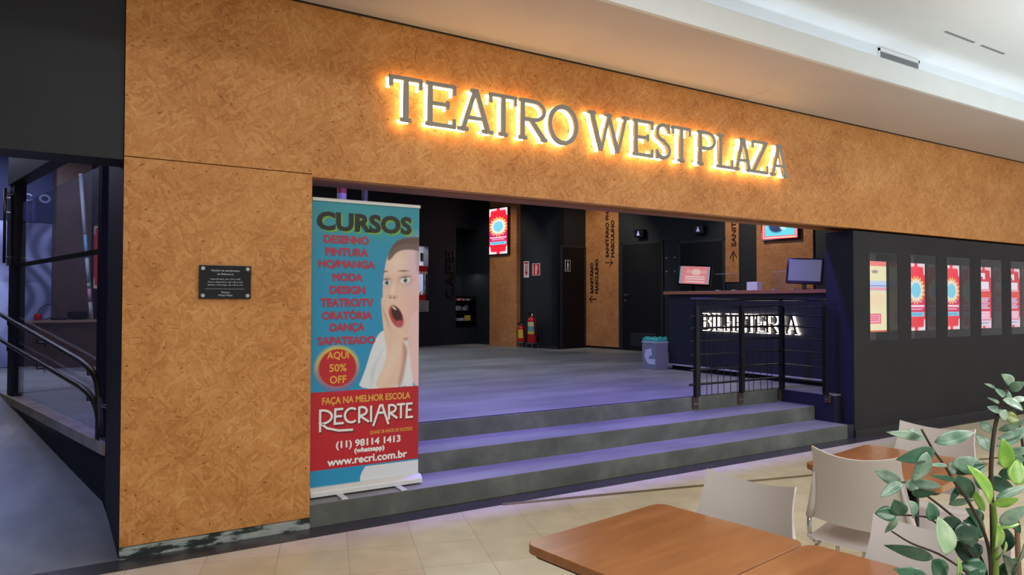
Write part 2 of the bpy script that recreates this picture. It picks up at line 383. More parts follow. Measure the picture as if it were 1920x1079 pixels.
b = MB(); b.box(0.216, 1.312, -0.006, 0.03, 0.004, 0.07)
b.build('baseboard_front', noise_mat('scuffed_skirting', [(0.42, '#a3aaa6'), (0.5, '#8b948f'), (0.54, '#27332f'), (0.7, '#1c2624')], 7, 8, rough=0.6, stretch=(0.7, 1, 2.5)), kind=S)
b = MB()
for k, x in enumerate((0.30, 0.48, 0.66, 0.84, 1.02, 1.2)):
    b.disc_y(x, 2.30, 0.004, -0.001, 0.001, 8); b.disc_y(x + 0.04, 0.13, 0.004, -0.001, 0.001, 8)
for k in range(6): b.disc_y(0.245, 0.4 + k * 0.36, 0.004, -0.001, 0.001, 8); b.disc_y(1.285, 0.4 + k * 0.36, 0.004, -0.001, 0.001, 8)
b.build('trim_4', mat('screw_head', '#3a2716', 0.5, 0.5), kind=S)
b = MB(); b.box(-8, 0.212, 0.02, 0.3, 2.328, 3.95); b.box(-8, -2.4, 0.02, 0.3, 0, 2.33)
b.build('wall_left_header', NAVYWALL, kind=S)
box('wall_ramp_left', NAVYWALL, (-2.6, -2.4, 0.3, 9.5, 0, 4.2), kind=S)
# right-hand dark wall with five display niches
NX = [7.635, 8.475, 9.305, 10.145, 10.975]; NW = 0.572; NZ0, NZ1 = 1.058, 2.075
b = MB(); b.box(7.33, 17, 0, 0.34, 0, NZ0); b.box(7.33, 17, 0, 0.34, NZ1, 2.30); b.box(7.33, 17, 0.16, 0.34, NZ0, NZ1)
xs = [7.33] + [v for x in NX for v in (x, x + NW)] + [17]
for i in range(0, len(xs), 2): b.box(xs[i], xs[i + 1], 0, 0.16, NZ0, NZ1)
b.build('wall_right', CHARWALL, kind=S)
box('baseboard_right', mat('dark_skirting', '#242326', 0.5), (7.334, 17, -0.012, 0.0, 0.004, 0.085), kind=S)
b = MB(); b.box(7.327, 7.333, 0.002, 0.338, 0.12, 2.30); b.build('wall_right_return', mat('deep_navy_paint', '#14152a', 0.5), kind=S)
# mall ceiling: soffit, fascia, cove wall, raised ceiling
box('ceiling_soffit', SOFF, (-8, 17, -1.07, 0.0, 3.488, 3.52), kind=S)
box('trim_5', mat('shadow_gap', '#2a211b', 0.8), (0.2, 17, -0.012, 0.0, 3.478, 3.488), kind=S)
box('ceiling_fascia', CEILW, (-8, 17, -1.085, -1.05, 3.487, 3.685), kind=S)
box('wall_cove', CEILW, (-8, 17, -0.95, -0.9, 3.49, 3.95), kind=S)
box('ceiling', CEILW, (-8, 17, -13, -0.9, 3.865, 3.95), kind=S)
box('trim_6', mat('ceiling_crack', '#a98d78', 0.8), (5.48, 5.486, -0.38, -0.012, 3.4872, 3.4885), kind=S)
# lobby shell
MU = 0.2
def plane_box(name, m, u0, u1, v0, v1, z0, z1, kind=S):
    o = box(name, m, (u0, u1, v0, v1, z0, z1), kind=kind); o.location = E0; o.rotation_euler = (0, 0, A); return o
WX0, WX1, WZ0, WZ1 = -2.55, -1.46, 1.26, 2.78        # concession hatch in the back wall
NX0, NX1, NZa, NZb = -0.64, 0.06, 0.86, 3.28          # snack niche
b = MB()
b.box(-14, WX0, 2.75, 2.95, 0, 4.3); b.box(WX0, WX1, 2.75, 2.95, 0, WZ0); b.box(WX0, WX1, 2.75, 2.95, WZ1, 4.3)
b.box(WX1, NX0, 2.75, 2.95, 0, 4.3); b.box(NX0, NX1, 2.75, 2.95, 0, NZa); b.box(NX0, NX1, 2.75, 2.95, NZb, 4.3); b.box(NX1, 1.2, 2.75, 2.95, 0, 4.3)
b.box(NX0 - 0.1, NX1 + 0.1, 3.35, 3.4, 0.5, 3.5); b.box(NX0 - 0.05, NX0, 2.95, 3.35, NZa - .05, NZb + .05); b.box(NX1, NX1 + 0.05, 2.95, 3.35, NZa - .05, NZb + .05); b.box(NX0, NX1, 2.95, 3.35, NZa - .05, NZa); b.box(NX0, NX1, 2.95, 3.35, NZb, NZb + .05)
o = b.build('wall_back', BLACKWALL, kind=S); o.location = E0; o.rotation_euler = (0, 0, A)
b = MB(); b.box(WX0 - .3, WX1 + .66, 3.75, 3.8, 0.9, 3.1); b.box(WX0 - .3, WX0 - .25, 2.95, 3.75, .9, 3.1); b.box(WX1 + .62, WX1 + .66, 2.95, 3.75, .9, 3.1); b.box(WX0 - .3, WX1 + .66, 2.95, 3.75, 3.0, 3.1); b.box(WX0 - .3, WX1 + .66, 2.95, 3.75, .9, 1.2)
o = b.build('wall_kiosk', mat('kiosk_white', '#dfe3ee', 0.5), kind=S); o.location = E0; o.rotation_euler = (0, 0, A)
plane_box('wall_side', BLACKWALL, 0.0, 0.2, 0.0, 2.75, FL, 4.3)
plane_box('pillar', OSB2, -0.12, 0.0, 1.19, 2.12, FL, 4.2)
plane_box('wall_restroom', BLACKWALL, 0.0, 1.2, 0.0, 0.2, FL, 4.3)
plane_box('wall_lobby_right', BLACKWALL, 0.94, 1.14, -7.8, 0.0, FL - 0.1, 4.3)
plane_box('pillar_restroom', OSB2, 0.91, 0.94, -0.94, 0.0, FL + 0.05, 4.2)
plane_box('pillar_narrow', OSB2, 0.91, 0.94, -3.78, -3.50, 1.88, 4.2)
plane_box('pillar_counter', OSB2, 0.90, 0.94, -5.18, -4.14, 1.0, 4.2)
plane_box('baseboard_lobby', mat('dark_skirting', '#242326', 0.5), -0.02, 0.0, 0.0, 1.18, FL, FL + 0.07)
box('ceiling_lobby', BLACK, (-4, 14, 0.41, 14, 4.2, 4.3), kind=S)
box('wall_lobby_far', BLACKWALL, (11.5, 11.7, 0.34, 3.0, 0, 4.3), kind=S)
# mural side of the back wall, blue paint above
plane_box('wall_back_blue', BLUEWALL, -12.0, -8.2, 2.72, 2.75, 2.74, 4.2)
plane_box('pillar_left', noise_mat('dull_brown_panel', [(0.3, '#4b3833'), (0.7, '#5c463e')], 3, rough=0.6), -8.885, -8.40, 2.45, 2.75, FL, 4.2)

# restroom doors
def door(n, s0, s1, z1, wall, handle_left=True, louver=True, sgn=None):
    if wall == 'A': loc, rot = uv(0.94, 0, 0), RA
    else: loc, rot = uv(0, 0, 0), RC
    e = bpy.data.objects.new('door_%d' % n, None); C.objects.link(e); e.location = loc; e.rotation_euler = (0, 0, rot); e['kind'] = S
    m = mat('black_door', '#0a0c12', 0.55, spec=0.3)
    MB().box(s0 + 0.05, s1 - 0.05, -0.02, 0.0, FL, z1 - 0.05).build('door_leaf', m, e, kind=S)
    f = MB(); f.box(s0, s0 + 0.05, -0.03, 0, FL, z1); f.box(s1 - 0.05, s1, -0.03, 0, FL, z1); f.box(s0, s1, -0.03, 0, z1 - 0.05, z1)
    f.build('door_frame', mat('slate_frame', '#22262e', 0.45), e, kind=S)
    if louver:
        q = MB(); q.box(s0 + .25, s1 - .2, -0.028, -0.02, FL + .09, FL + .11)
        for k in range(6): q.prism_x([(-0.03, FL + .12 + k * .045), (-0.02, FL + .12 + k * .045), (-0.02, FL + .155 + k * .045)], s0 + .25, s1 - .2)
        q.build('door_louver', mat('louver_grey', '#20242b', 0.4), e, kind=S)
    if handle_left is not None:
        hx = s0 + 0.12 if handle_left else s1 - 0.12
        q = MB(); q.disc_y(hx, 1.65, 0.028, -0.03, -0.02); q.tube([(hx, -0.03, 1.65), (hx, -0.07, 1.65), (hx + .12, -0.07, 1.65)], 0.01); q.disc_y(hx, 1.53, 0.022, -0.03, -0.02)
        q.build('door_handle', STEEL, e, kind=S)
    return e
door(1, 0.06, 0.88, 2.75, 'R', None, False)
door(2, 1.0, 2.09, 2.77, 'A')
door(3, 2.46, 3.49, 2.72, 'A', None, False)

# ------------------------------------------------------------------ slab-serif letters
def arc(cx, cz, rx, rz, a0, a1, n=14): return [(cx + rx * math.cos(R(a0 + (a1 - a0) * i / n)), cz + rz * math.sin(R(a0 + (a1 - a0) * i / n))) for i in range(n + 1)]
def slab(ch, wd, h, t=0.118, k=0.085):
    """strokes (points, width) of a slab-serif capital in a box wd x h"""
    T = t * h; K = k * h; g = T / 2; q = K / 2; S_ = []
    def s(*p, w=K): S_.append((list(p), w))
    sw = T * 1.1
    if ch == 'T':
        s((wd / 2, 0), (wd / 2, h - q), w=T); s((0, h - q), (wd, h - q)); s((q, h - q), (q, h * .76)); s((wd - q, h - q), (wd - q, h * .76)); s((wd / 2 - sw, q), (wd / 2 + sw, q))
    elif ch == 'E':
        s((g + K * .6, 0), (g + K * .6, h), w=T); s((0, h - q), (wd, h - q)); s((0, q), (wd, q)); s((g, h * .52), (wd * .78, h * .52))
        s((wd - q, h), (wd - q, h * .76)); s((wd - q, 0), (wd - q, h * .22)); s((wd * .78 - q, h * .42), (wd * .78 - q, h * .62))
    elif ch == 'F' :
        s((g + K * .6, 0), (g + K * .6, h), w=T); s((0, h - q), (wd, h - q)); s((g, h * .52), (wd * .78, h * .52)); s((wd - q, h), (wd - q, h * .76))
    elif ch == 'A':
        s((wd * .14, 0), (wd * .5, h), w=T * .85); s((wd * .86, 0), (wd * .5, h), w=T * 1.05); s((wd * .25, h * .32), (wd * .75, h * .32)); s((wd * .36, h - q), (wd * .52, h - q))
        s((0, q), (wd * .3, q)); s((wd * .68, q), (wd, q))
    elif ch in 'RPB':
        x0 = g + K * .6; s((x0, 0), (x0, h), w=T); s((0, h - q), (wd * .5, h - q)); s((0, q), (x0 + sw, q))
        m = h * (.46 if ch != 'B' else .54)
        s(*([(x0, h - q)] + arc(wd * .5, (h + m) / 2, wd * .40, (h - m) / 2 - q, 90, -90) + [(x0, m + q)]), w=K * 1.15)
        if ch == 'R': s((wd * .42, m + q), (wd * .9, q), w=T); s((wd * .78, q), (wd, q))
        if ch == 'B': s(*([(x0, m)] + arc(wd * .52, m / 2 + q / 2, wd * .43, m / 2 - q / 2, 90, -90) + [(x0, q)]), w=K * 1.15)
    elif ch == 'O': S_.append((arc(wd / 2, h / 2, wd / 2 - g, h / 2 - q, 0, 360, 36)[:-1], -T * .95))
    elif ch == 'W':
        for a, b_, w_ in (((.10, h), (.32, 0), T), ((.32, 0), (.52, h), K), ((.48, h), (.72, 0), T), ((.72, 0), (.92, h), K)):
            s((wd * a[0], a[1]), (wd * b_[0], b_[1]), w=w_)
        for a in (.02, .40, .82): s((wd * a, h - q), (wd * (a + .18), h - q))
    elif ch == 'S':
        s(*(arc(wd * .5, h * .74, wd * .38, h * .26 - q, 20, 270, 14) + arc(wd * .5, h * .25, wd * .40, h * .25 - q, 90, -160, 14)[1:]), w=T * .85)
        s((wd * .86, h), (wd * .86, h * .74)); s((wd * .1, 0), (wd * .1, h * .26))
    elif ch == 'L':
        s((g + K, 0), (g + K, h), w=T); s((0, h - q), (g + K + sw, h - q)); s((0, q), (wd, q)); s((wd - q, 0), (wd - q, h * .28))
    elif ch == 'Z':
        s((wd * .06, h - q), (wd * .94, h - q)); s((wd * .88, h - q), (wd * .1, q), w=T); s((wd * .04, q), (wd, q)); s((wd * .08, h), (wd * .08, h * .76)); s((wd - q, 0), (wd - q, h * .26))
    elif ch == 'I':
        s((wd / 2, 0), (wd / 2, h), w=T); s((wd / 2 - sw, q), (wd / 2 + sw, q)); s((wd / 2 - sw, h - q), (wd / 2 + sw, h - q))
    elif ch == 'H':
        for x in (.2, .8): s((wd * x, 0), (wd * x, h), w=T); s((wd * x - sw, q), (wd * x + sw, q)); s((wd * x - sw, h - q), (wd * x + sw, h - q))
        s((wd * .2, h / 2), (wd * .8, h / 2))
    elif ch == 'C': s(*arc(wd * .55, h * .5, wd * .5 - g, h * .5 - q, 50, 310, 22), w=T)
    elif ch == 'J': s(*([(wd * .7, h)] + arc(wd * .4, h * .25, wd * .3, h * .25 - q, 0, -170, 12)), w=T)
    return S_
def letter(mb, ch, x, z, wd, h, y0, y1, grow=0.0, **k):
    for i, (pts, w_) in enumerate(slab(ch, wd, h, **k)):
        cl = w_ < 0; e = 0.0004 * i
        mb.ribbon([(x + a, z + c) for a, c in pts], abs(w_) + grow, y0 + e, y1, closed=cl)

# the theatre's name in back-lit metal letters
sg = thing('theatre_sign', 'backlit grey metal letters spelling the theatre name on the wood beam', 'sign', (1.85, -0.0, 2.756))
K_ = 0.9924
LETTERM = mat('letter_grey_metal', '#93918a', 0.5, 0.15)
LED = mat('warm_led', '#ffc766', 0.5, emit=1.0)
LED.node_tree.nodes['Principled BSDF'].inputs['Emission Strength'].default_value = 9.0
LED.node_tree.nodes['Principled BSDF'].inputs['Emission Color'].default_value = (1.0, 0.77, 0.34, 1)
for ch, xa, xb in (('T', 1.822, 2.072), ('E', 2.098, 2.340), ('A', 2.352, 2.658), ('T', 2.622, 2.868), ('R', 2.885, 3.150), ('O', 3.158, 3.458), ('W', 3.55, 4.005),
                   ('E', 4.045, 4.280), ('S', 4.305, 4.490), ('T', 4.502, 4.738), ('P', 4.826, 5.072), ('L', 5.080, 5.300), ('A', 5.312, 5.572), ('Z', 5.560, 5.806), ('A', 5.832, 6.118)):
    b = MB(); xa = xa * K_; xb = xb * K_; letter(b, ch, xa - 1.85, 0, xb - xa, 0.316, -0.118, -0.100); o = b.build('letter', LETTERM, sg)
    l = MB(); letter(l, ch, xa - 1.85, 0, xb - xa, 0.316, -0.052, -0.040, grow=-0.004); l.build('led_strip', LED, o)
    pc = slab(ch, xb - xa, 0.318)[0][0]; pm = [(pc[0][0] * (1 - f) + pc[-1][0] * f, pc[0][1] * (1 - f) + pc[-1][1] * f) for f in (.15, .85)]
    for px_, pz_ in pm: MB().tube([(xa - 1.85 + px_, -0.102, pz_), (xa - 1.85 + px_, 0.001, pz_)], 0.005, 8).build('standoff_pin', STEEL, o)

# ------------------------------------------------------------------ plaque on the pier
pq = thing('wall_plaque', 'small glossy black plaque with white writing on the wood-board pier', 'plaque', (0.774, -0.012, 1.617))
MB().box(-0.152, 0.152, -0.006, 0.0, -0.104, 0.104).build('plate', GLOSSB, pq, bevel=0.001)
for x in (-0.13, 0.13):
    for z in (-0.083, 0.083):
        o = MB().lathe([(0.003, 0), (0.0125, 0), (0.0125, 0.01), (0.011, 0.012), (0.004, 0.012)], 20).build('screw_cap', STEEL, pq)
        o.rotation_euler = (R(90), 0, 0); o.location = (x, -0.004, z)
        MB().tube([(x, -0.004, z), (x, 0.0125, z)], 0.006).build('standoff', STEEL, pq)
SILV = mat('silver_print', '#b9c0c4', 0.4); y = -0.0072
for tx, x, z_, wd, hh in (('Horário de atendimento', 0, .072, .165, .013), ('da Bilheteria', 0, .05, .095, .011), ('Segunda-feira, das 13h às 20h', 0, .018, .175, .011), ('Terça a Sexta-feira, das 14h às 21h', 0, 0, .205, .011),
                          ('Sábado e Domingo, das 12h às 21h', 0, -.018, .205, .011), ('Teatro', 0, -.063, .052, .012), ('West Plaza', 0, -.081, .085, .012)): MB().text(tx, x, z_, wd, hh, y, bold=.008).build('lettering', SILV, pq)
MB().box(-0.118, 0.112, y, y + .0008, -0.0425, -0.041).build('divider_line', SILV, pq)

# ------------------------------------------------------------------ pictures painted in linear colour
def canvas(nx, ny, col): im = np.zeros((ny, nx, 3)); im[:] = lin(col); return im
def coords(im): ny, nx = im.shape[:2]; return np.meshgrid((np.arange(nx) + .5) / nx, (np.arange(ny) + .5) / ny)
def put(im, mask, col, a=1.0): c = np.array(lin(col)); k = np.clip(mask * a, 0, 1)[..., None]; im[:] = im * (1 - k) + c * k
def ell(X, Y, cx, cy, rx, ry, rot=0.0, soft=0.1):
    c_, s_ = math.cos(R(rot)), math.sin(R(rot)); dx, dy = X - cx, Y - cy
    d = np.sqrt(((dx * c_ + dy * s_) / rx) ** 2 + ((-dx * s_ + dy * c_) / ry) ** 2)
    return np.clip((1 + soft - d) / (2 * soft), 0, 1)
def poly(X, Y, pts, soft=0.0):
    ins = np.zeros(X.shape, bool); dm = np.full(X.shape, 1e9); n = len(pts)
    for i in range(n):
        (x1, y1), (x2, y2) = pts[i], pts[(i + 1) % n]
        if y1 != y2:
            c = ((y1 > Y) != (y2 > Y)) & (X < (x2 - x1) * (Y - y1) / (y2 - y1) + x1); ins ^= c
        if soft:
            l2 = (x2 - x1) ** 2 + (y2 - y1) ** 2; tt = np.clip(((X - x1) * (x2 - x1) + (Y - y1) * (y2 - y1)) / l2, 0, 1)
            dm = np.minimum(dm, np.hypot(X - x1 - tt * (x2 - x1), Y - y1 - tt * (y2 - y1)))
    if not soft: return ins.astype(float)
    return np.clip(0.5 + np.where(ins, dm, -dm) / (2 * soft), 0, 1)
def smooth(pts, it=2):
    for _ in range(it):
        q = []
        for i in range(len(pts)):
            a, b_ = pts[i], pts[(i + 1) % len(pts)]; q += [(.75 * a[0] + .25 * b_[0], .75 * a[1] + .25 * b_[1]), (.25 * a[0] + .75 * b_[0], .25 * a[1] + .75 * b_[1])]
        pts = q
    return pts

# ------------------------------------------------------------------ roll-up banner on the lowest step
BW, BZ0, BZ1 = 0.80, 0.222, 2.195; BH = BZ1 - BZ0
bn = thing('rollup_banner', 'tall blue and red roll-up course banner standing on the lowest step', 'banner', (1.358, 0.16, 0.1562))
NXg, NYg = 230, 560
im = canvas(NXg, NYg, '#2093c4'); gx, gy = coords(im); put(im, np.clip((0.35 - gy) / .35, 0, 1), '#2f93a6', .8)
X = 583 + gx * 200; Y = 386 + gy * 519            # picture units of the print
put(im, ell(X, Y, 672, 421, 100, 34, 0, .35), '#3f9fa0', .45)
SKIN = '#e6c9b8'
# second arm and sleeve at the right
put(im, poly(X, Y, smooth([(704, 628), (722, 622), (745, 640), (790, 640), (790, 735), (664, 735), (676, 708), (684, 684), (690, 662)]), .8), '#dfe6ee')
put(im, poly(X, Y, [(690, 735), (700, 690), (712, 660), (690, 700)], 3), '#bcc9d8', .6)
# head
face = smooth([(716, 500), (722, 478), (738, 461), (762, 456), (790, 458), (790, 640), (752, 646), (738, 628), (722, 602), (713, 575), (711, 540)])
put(im, poly(X, Y, smooth([(722, 486), (728, 465), (742, 450), (762, 445), (792, 446), (792, 480), (760, 476), (738, 480)]), 1.2), '#6f5a55')
put(im, poly(X, Y, face, 1.0), SKIN)
put(im, ell(X, Y, 778, 505, 20, 45, 0, .8), '#d9bfd9', .8); put(im, ell(X, Y, 776, 585, 20, 50, 0, .8), '#e3b3b8', .7); put(im, ell(X, Y, 737, 494, 14, 16, 0, .9) * poly(X, Y, face, 1.0), '#f0dccb', .7)
put(im, poly(X, Y, smooth([(719, 492), (723, 474), (734, 456), (748, 447), (768, 443), (800, 443), (800, 474), (770, 468), (750, 469), (736, 476), (728, 488)]), 1.6), '#604a46', .92)
put(im, poly(X, Y, smooth([(786, 440), (774, 470), (780, 520), (800, 520), (800, 440)]), 4), '#7d6676', .45)
for ex, ey, rx in ((719, 533, 6.5), (755, 528, 9)):
    put(im, ell(X, Y, ex, ey - 1, rx * 1.5, 10, -8, .6) * poly(X, Y, face, .8), '#b58d86', .55); put(im, ell(X, Y, ex, ey, rx, 6.2, -10, .15), '#e9e6e6'); put(im, ell(X, Y, ex + .3, ey, 4.2, 5.2, 0, .2), '#6d7f80')
    put(im, ell(X, Y, ex + .3, ey, 2.2, 2.8, 0, .25), '#15171a'); put(im, ell(X, Y, ex - 1, ey - 2, .9, .9, 0, .4), '#ffffff')
    put(im, ell(X, Y, ex, ey - 6.4, rx * 1.1, 1.6, -8, .5), '#5e4240', .8)
put(im, ell(X, Y, 716, 512, 5, 1.6, -14, .6), '#7a564c', .9); put(im, ell(X, Y, 752, 510, 10, 1.8, -3, .6), '#8a6459', .85)
put(im, ell(X, Y, 730, 560, 8, 3.4, 0, .7), '#b58478', .7); put(im, ell(X, Y, 727, 562, 1.8, 1.3, 0, .4), '#6a3f3a'); put(im, ell(X, Y, 734, 562, 1.8, 1.3, 0, .4), '#6a3f3a'); put(im, ell(X, Y, 731, 548, 3, 12, 5, .9), '#f3e2d4', .7)
put(im, ell(X, Y, 738, 598, 12.5, 23, -24, .12), '#b9474a'); put(im, ell(X, Y, 739, 594, 8.6, 17, -26, .14), '#3a1416'); put(im, ell(X, Y, 743, 611, 7, 5.5, -20, .3), '#b05560'); put(im, ell(X, Y, 734, 582, 5, 1.8, 38, .3), '#e8dcd6', .8)
put(im, ell(X, Y, 757, 642, 10, 3, -8, .7), '#a9776c', .7)
# hand and forearm pressed to the cheek
hand = smooth([(708, 562), (714, 560), (720, 585), (728, 606), (738, 624), (750, 640), (758, 655), (760, 672), (752, 700), (744, 735), (694, 735), (712, 700), (722, 668), (716, 640), (712, 610)], 2)
put(im, poly(X, Y, hand, 1.0), '#e3c6b4'); put(im, poly(X, Y, smooth([(748, 645), (762, 660), (758, 690), (748, 735), (740, 735), (748, 700), (752, 672)]), 3), '#b9897b', .8); put(im, ell(X, Y, 718, 600, 2, 22, -20, .7), '#c79d8c', .8); put(im, ell(X, Y, 726, 690, 9, 34, 24, .9), '#eed8c8', .7)
put(im, poly(X, Y, smooth([(766, 600), (776, 585), (795, 590), (795, 735), (772, 735), (764, 690), (760, 650)]), 1.5), '#e6c5c6'); put(im, poly(X, Y, [(757, 735), (757, 700), (762, 660), (768, 700), (772, 735)], 2), '#e3e7ef', .9)
put(im, ((X > 640) & (Y > 877) & (X > 682 - (Y - 877) * .9 + .02 * (Y - 877) ** 2)).astype(float), '#dde3ea')
# red band, round badge
put(im, ((Y > 734) & (Y < 874)).astype(float), '#bf1a2b'); put(im, ((Y > 734) & (Y < 874)) * np.clip((X - 690) / 120, 0, 1), '#a5161f', .6)
put(im, ell(X, Y, 629, 690, 38, 38.5, 0, .10), '#d8c84a'); put(im, ell(X, Y, 630, 700, 37, 34, 0, .12), '#7f4f9a', .7); put(im, ell(X, Y, 630, 691, 33.5, 34.5, 0, .04), '#bd1b2c')
pr = grid('print', BW, BH, im, vcol_mat('banner_print', 0.45), bn); pr.location = (0, 0, BZ0 - 0.1562)
ink = lambda nm, c: mat(nm, c, 0.5)
def bx(px): return (px - 583) / 200 * BW
def bz(py): return BH * (1 - (py - 386) / 519) + BZ0 - 0.1562
def banner_text(items, m, y, bold=0.0, nm='lettering', strike=0.0022):
    for t_, xa, xb, py, hh in items: MB().text(t_, (bx(xa) + bx(xb)) / 2, bz(py), bx(xb) - bx(xa), hh / 519 * BH, y, bold=bold, strike=strike).build(nm, m, bn)
banner_text([('CURSOS', 594, 771, 425, 35)], ink('lime_ink', '#6fb04a'), -0.0010, 0.05, strike=0)
banner_text([('CURSOS', 591, 768, 422, 35)], ink('dark_ink', '#23231f'), -0.0022, 0.045, strike=0)
WORDS = [('DESENHO', 604, 684, 454.5), ('PINTURA', 607, 683, 477.5), ('HQ/MANGA', 595, 696, 501), ('MODA', 620, 673, 524), ('DESIGN', 615, 678, 547.5), ('TEATRO/TV', 599, 693, 571), ('ORATÓRIA', 602, 691, 593), ('DANÇA', 616, 677, 618), ('SAPATEADO', 595, 697, 641)]
hts = {'ORATÓRIA': 17, 'DANÇA': 17, 'HQ/MANGA': 15.5, 'TEATRO/TV': 14.5}
banner_text([(a, b_ + .8, c_ + .8, d_ + .8, hts.get(a, 13.5)) for a, b_, c_, d_ in WORDS], ink('dim_violet_ink', '#7f4b6d'), -0.0010, strike=.003)
banner_text([(a, b_, c_, d_, hts.get(a, 13.5)) for a, b_, c_, d_ in WORDS], ink('crimson_ink', '#b53550'), -0.0020, strike=.0028)
banner_text([('AQUI', 611, 649, 669, 15), ('50%', 615, 645, 691, 13.5), ('OFF', 616, 645, 712.5, 13.5)], ink('amber_ink', '#e0a548'), -0.0020)
banner_text([('FAÇA NA MELHOR ESCOLA', 603, 766, 752, 15)], ink('amber_ink', '#e0a548'), -0.0020)
banner_text([('QUASE 38 ANOS DE SUCESSO', 689, 771, 816, 7.5)], ink('amber_ink', '#e0a548'), -0.0020, strike=.0008)
banner_text([('(11) 98114 1413', 628, 747, 834, 16), ('(whatsapp)', 661, 716, 847, 11), ('www.recri.com.br', 613, 760, 862.5, 13.5)], ink('white_ink', '#eeeeee'), -0.0020, strike=.003)
def deco(b_, dx, dy, y0):
    st = 4.2 / 519 * BH; cnt_ = [0]
    def r(*p):
        cnt_[0] += 1; e = .00003 * cnt_[0]; b_.ribbon([(bx(a + dx), bz(c + dy)) for a, c in p], st, y0 - e, y0 - e + .0006)
    r((599.5, 765), (599.5, 806)); r(*([(599, 767)] + [(603 + 17 * math.sin(R(k)), 779 - 12 * math.cos(R(k))) for k in range(0, 181, 15)] + [(601, 791), (612, 800), (632, 806), (658, 807)]))
    r((640, 767), (626, 767), (625, 793), (641, 793)); r((625, 780), (638, 780))
    r(*[(655 - 12 * math.sin(R(k)), 780 - 13 * math.cos(R(k))) for k in range(-40, 221, 13)])
    r((669, 766), (669, 796)); r(*([(668, 767)] + [(674 + 9 * math.sin(R(k)), 774 - 7.5 * math.cos(R(k))) for k in range(0, 181, 20)] + [(671, 783), (687, 795)]))
    r((691, 765), (691, 796)); r((695, 804), (708, 766), (712, 766), (724, 803)); r((704, 780), (715, 780))
    r((725, 766), (725, 794)); r(*([(724, 767)] + [(730 + 8 * math.sin(R(k)), 774 - 7 * math.cos(R(k))) for k in range(0, 181, 20)] + [(727, 782), (741, 793)]))
    r((740, 767), (756, 767)); r((748, 767), (748, 794))
    r((771, 767), (760, 767), (759, 793), (772, 793)); r((759, 779), (769, 779))
b = MB(); deco(b, 1.8, 3, -0.0012); b.build('logo_shadow', ink('maroon_ink', '#6d1420'), bn)
b = MB(); deco(b, 0, 0, -0.0022); b.build('logo', ink('white_ink', '#eeeeee'), bn)
MB().box(-0.002, BW + .006, -0.012, 0.012, BZ1 - .158, BZ1 - .133).build('top_rail', mat('pale_aluminium', '#d7dadc', 0.4, 0.2), bn, bevel=0.004)
b = MB(); b.prism_x([(-0.055, 0.012), (-0.05, 0.045), (-0.02, 0.07), (0.02, 0.07), (0.05, 0.045), (0.055, 0.012)], -0.012, BW + 0.012); b.build('cassette', mat('pale_aluminium', '#d7dadc', 0.4, 0.2), bn, bevel=0.004)
for x in (0.17, 0.60): MB().box(x, x + .045, -0.16, 0.13, 0.0, 0.012).build('foot', mat('pale_aluminium', '#d7dadc', 0.4, 0.2), bn, bevel=0.003)
MB().tube([(BW / 2, 0.025, 0.05), (BW / 2, 0.025, BZ1 - .16)], 0.009).build('support_pole', STEEL, bn)

# ------------------------------------------------------------------ lit display niches in the dark wall
def scallop(im, X, Y, col, r=.14):
    for cx in (0, 1):
        for cy in (0, 1):
            for k in range(4): put(im, ell(X, Y * 1, abs(cx - k * .12), abs(cy - .02), .09 - .012 * k, .035, 0, .2), col); put(im, ell(X, Y, abs(cx - .02), abs(cy - k * .045), .10 - .015 * k, .035, 0, .2), col)
def burst(wd=84, ht=200):
    im = canvas(wd, ht, '#ee2038'); X, Y = coords(im); put(im, (Y < .5) * 1.0, '#f5243a'); scallop(im, X, Y, '#f3dfe6')
    put(im, ((Y > .5) & (Y < .72)) * 1.0, '#d81e58')
    an = np.arctan2((Y - .40) * 2.4, X - .5); rr = np.hypot(X - .5, (Y - .40) * 2.4)
    put(im, (rr < .47 + .05 * np.cos(an * 18)) * 1.0, '#f2b45a'); put(im, (rr < .37 + .05 * np.cos(an * 16)) * 1.0, '#f2ece6'); put(im, ell(X, Y, .5, .40, .27, .115, 0, .1), '#7cd0ea')
    for k in range(7): put(im, ell(X, Y, .2 + .1 * k, .565, .035, .012, 0, .3), '#f5a6c8')
    put(im, ((Y > .622) & (Y < .648) & (X > .05) & (X < .95)) * 1.0, '#f6d7ea'); put(im, ((Y > .668) & (Y < .690) & (X > .15) & (X < .85)) * 1.0, '#f4a2c6')
    put(im, ((Y > .725) & (Y < .79) & (X > .05) & (X < .95)) * 1.0, '#7ec9e8'); put(im, ((Y > .748) & (Y < .768) & (X > .15) & (X < .85) & (np.sin(X * 90) > -.4)) * 1.0, '#2f94b8')
    return im
def pale(wd=84, ht=200):
    im = canvas(wd, ht, '#efe6b8'); X, Y = coords(im); put(im, (Y < .07) * 1.0, '#f08078'); put(im, ell(X, Y, .42, .15, .16, .025, 0, .3), '#a98f86')
    put(im, ((Y > .28) & (Y < .42)) * 1.0, '#bcd4f2'); put(im, ((Y > .34) & (Y < .355)) * 1.0, '#8f86d8'); put(im, ((Y > .37) & (Y < .41)) * 1.0, '#eda0b0'); put(im, ell(X, Y, .45, .55, .4, .09, 0, .9), '#f2cfb0', .8)
    put(im, ((Y > .74) & (Y < .88) & (X > .03) & (X < .72)) * 1.0, '#ee4f70'); put(im, ((Y > .755) & (Y < .865) & (X > .08) & (X < .67)) * 1.0, '#f7a3b8')
    for y_ in (.775, .80, .825): put(im, ((Y > y_) & (Y < y_ + .012) & (X > .14) & (X < .6)) * 1.0, '#e23a5c')
    put(im, (Y > .975) * 1.0, '#d0603c'); return im
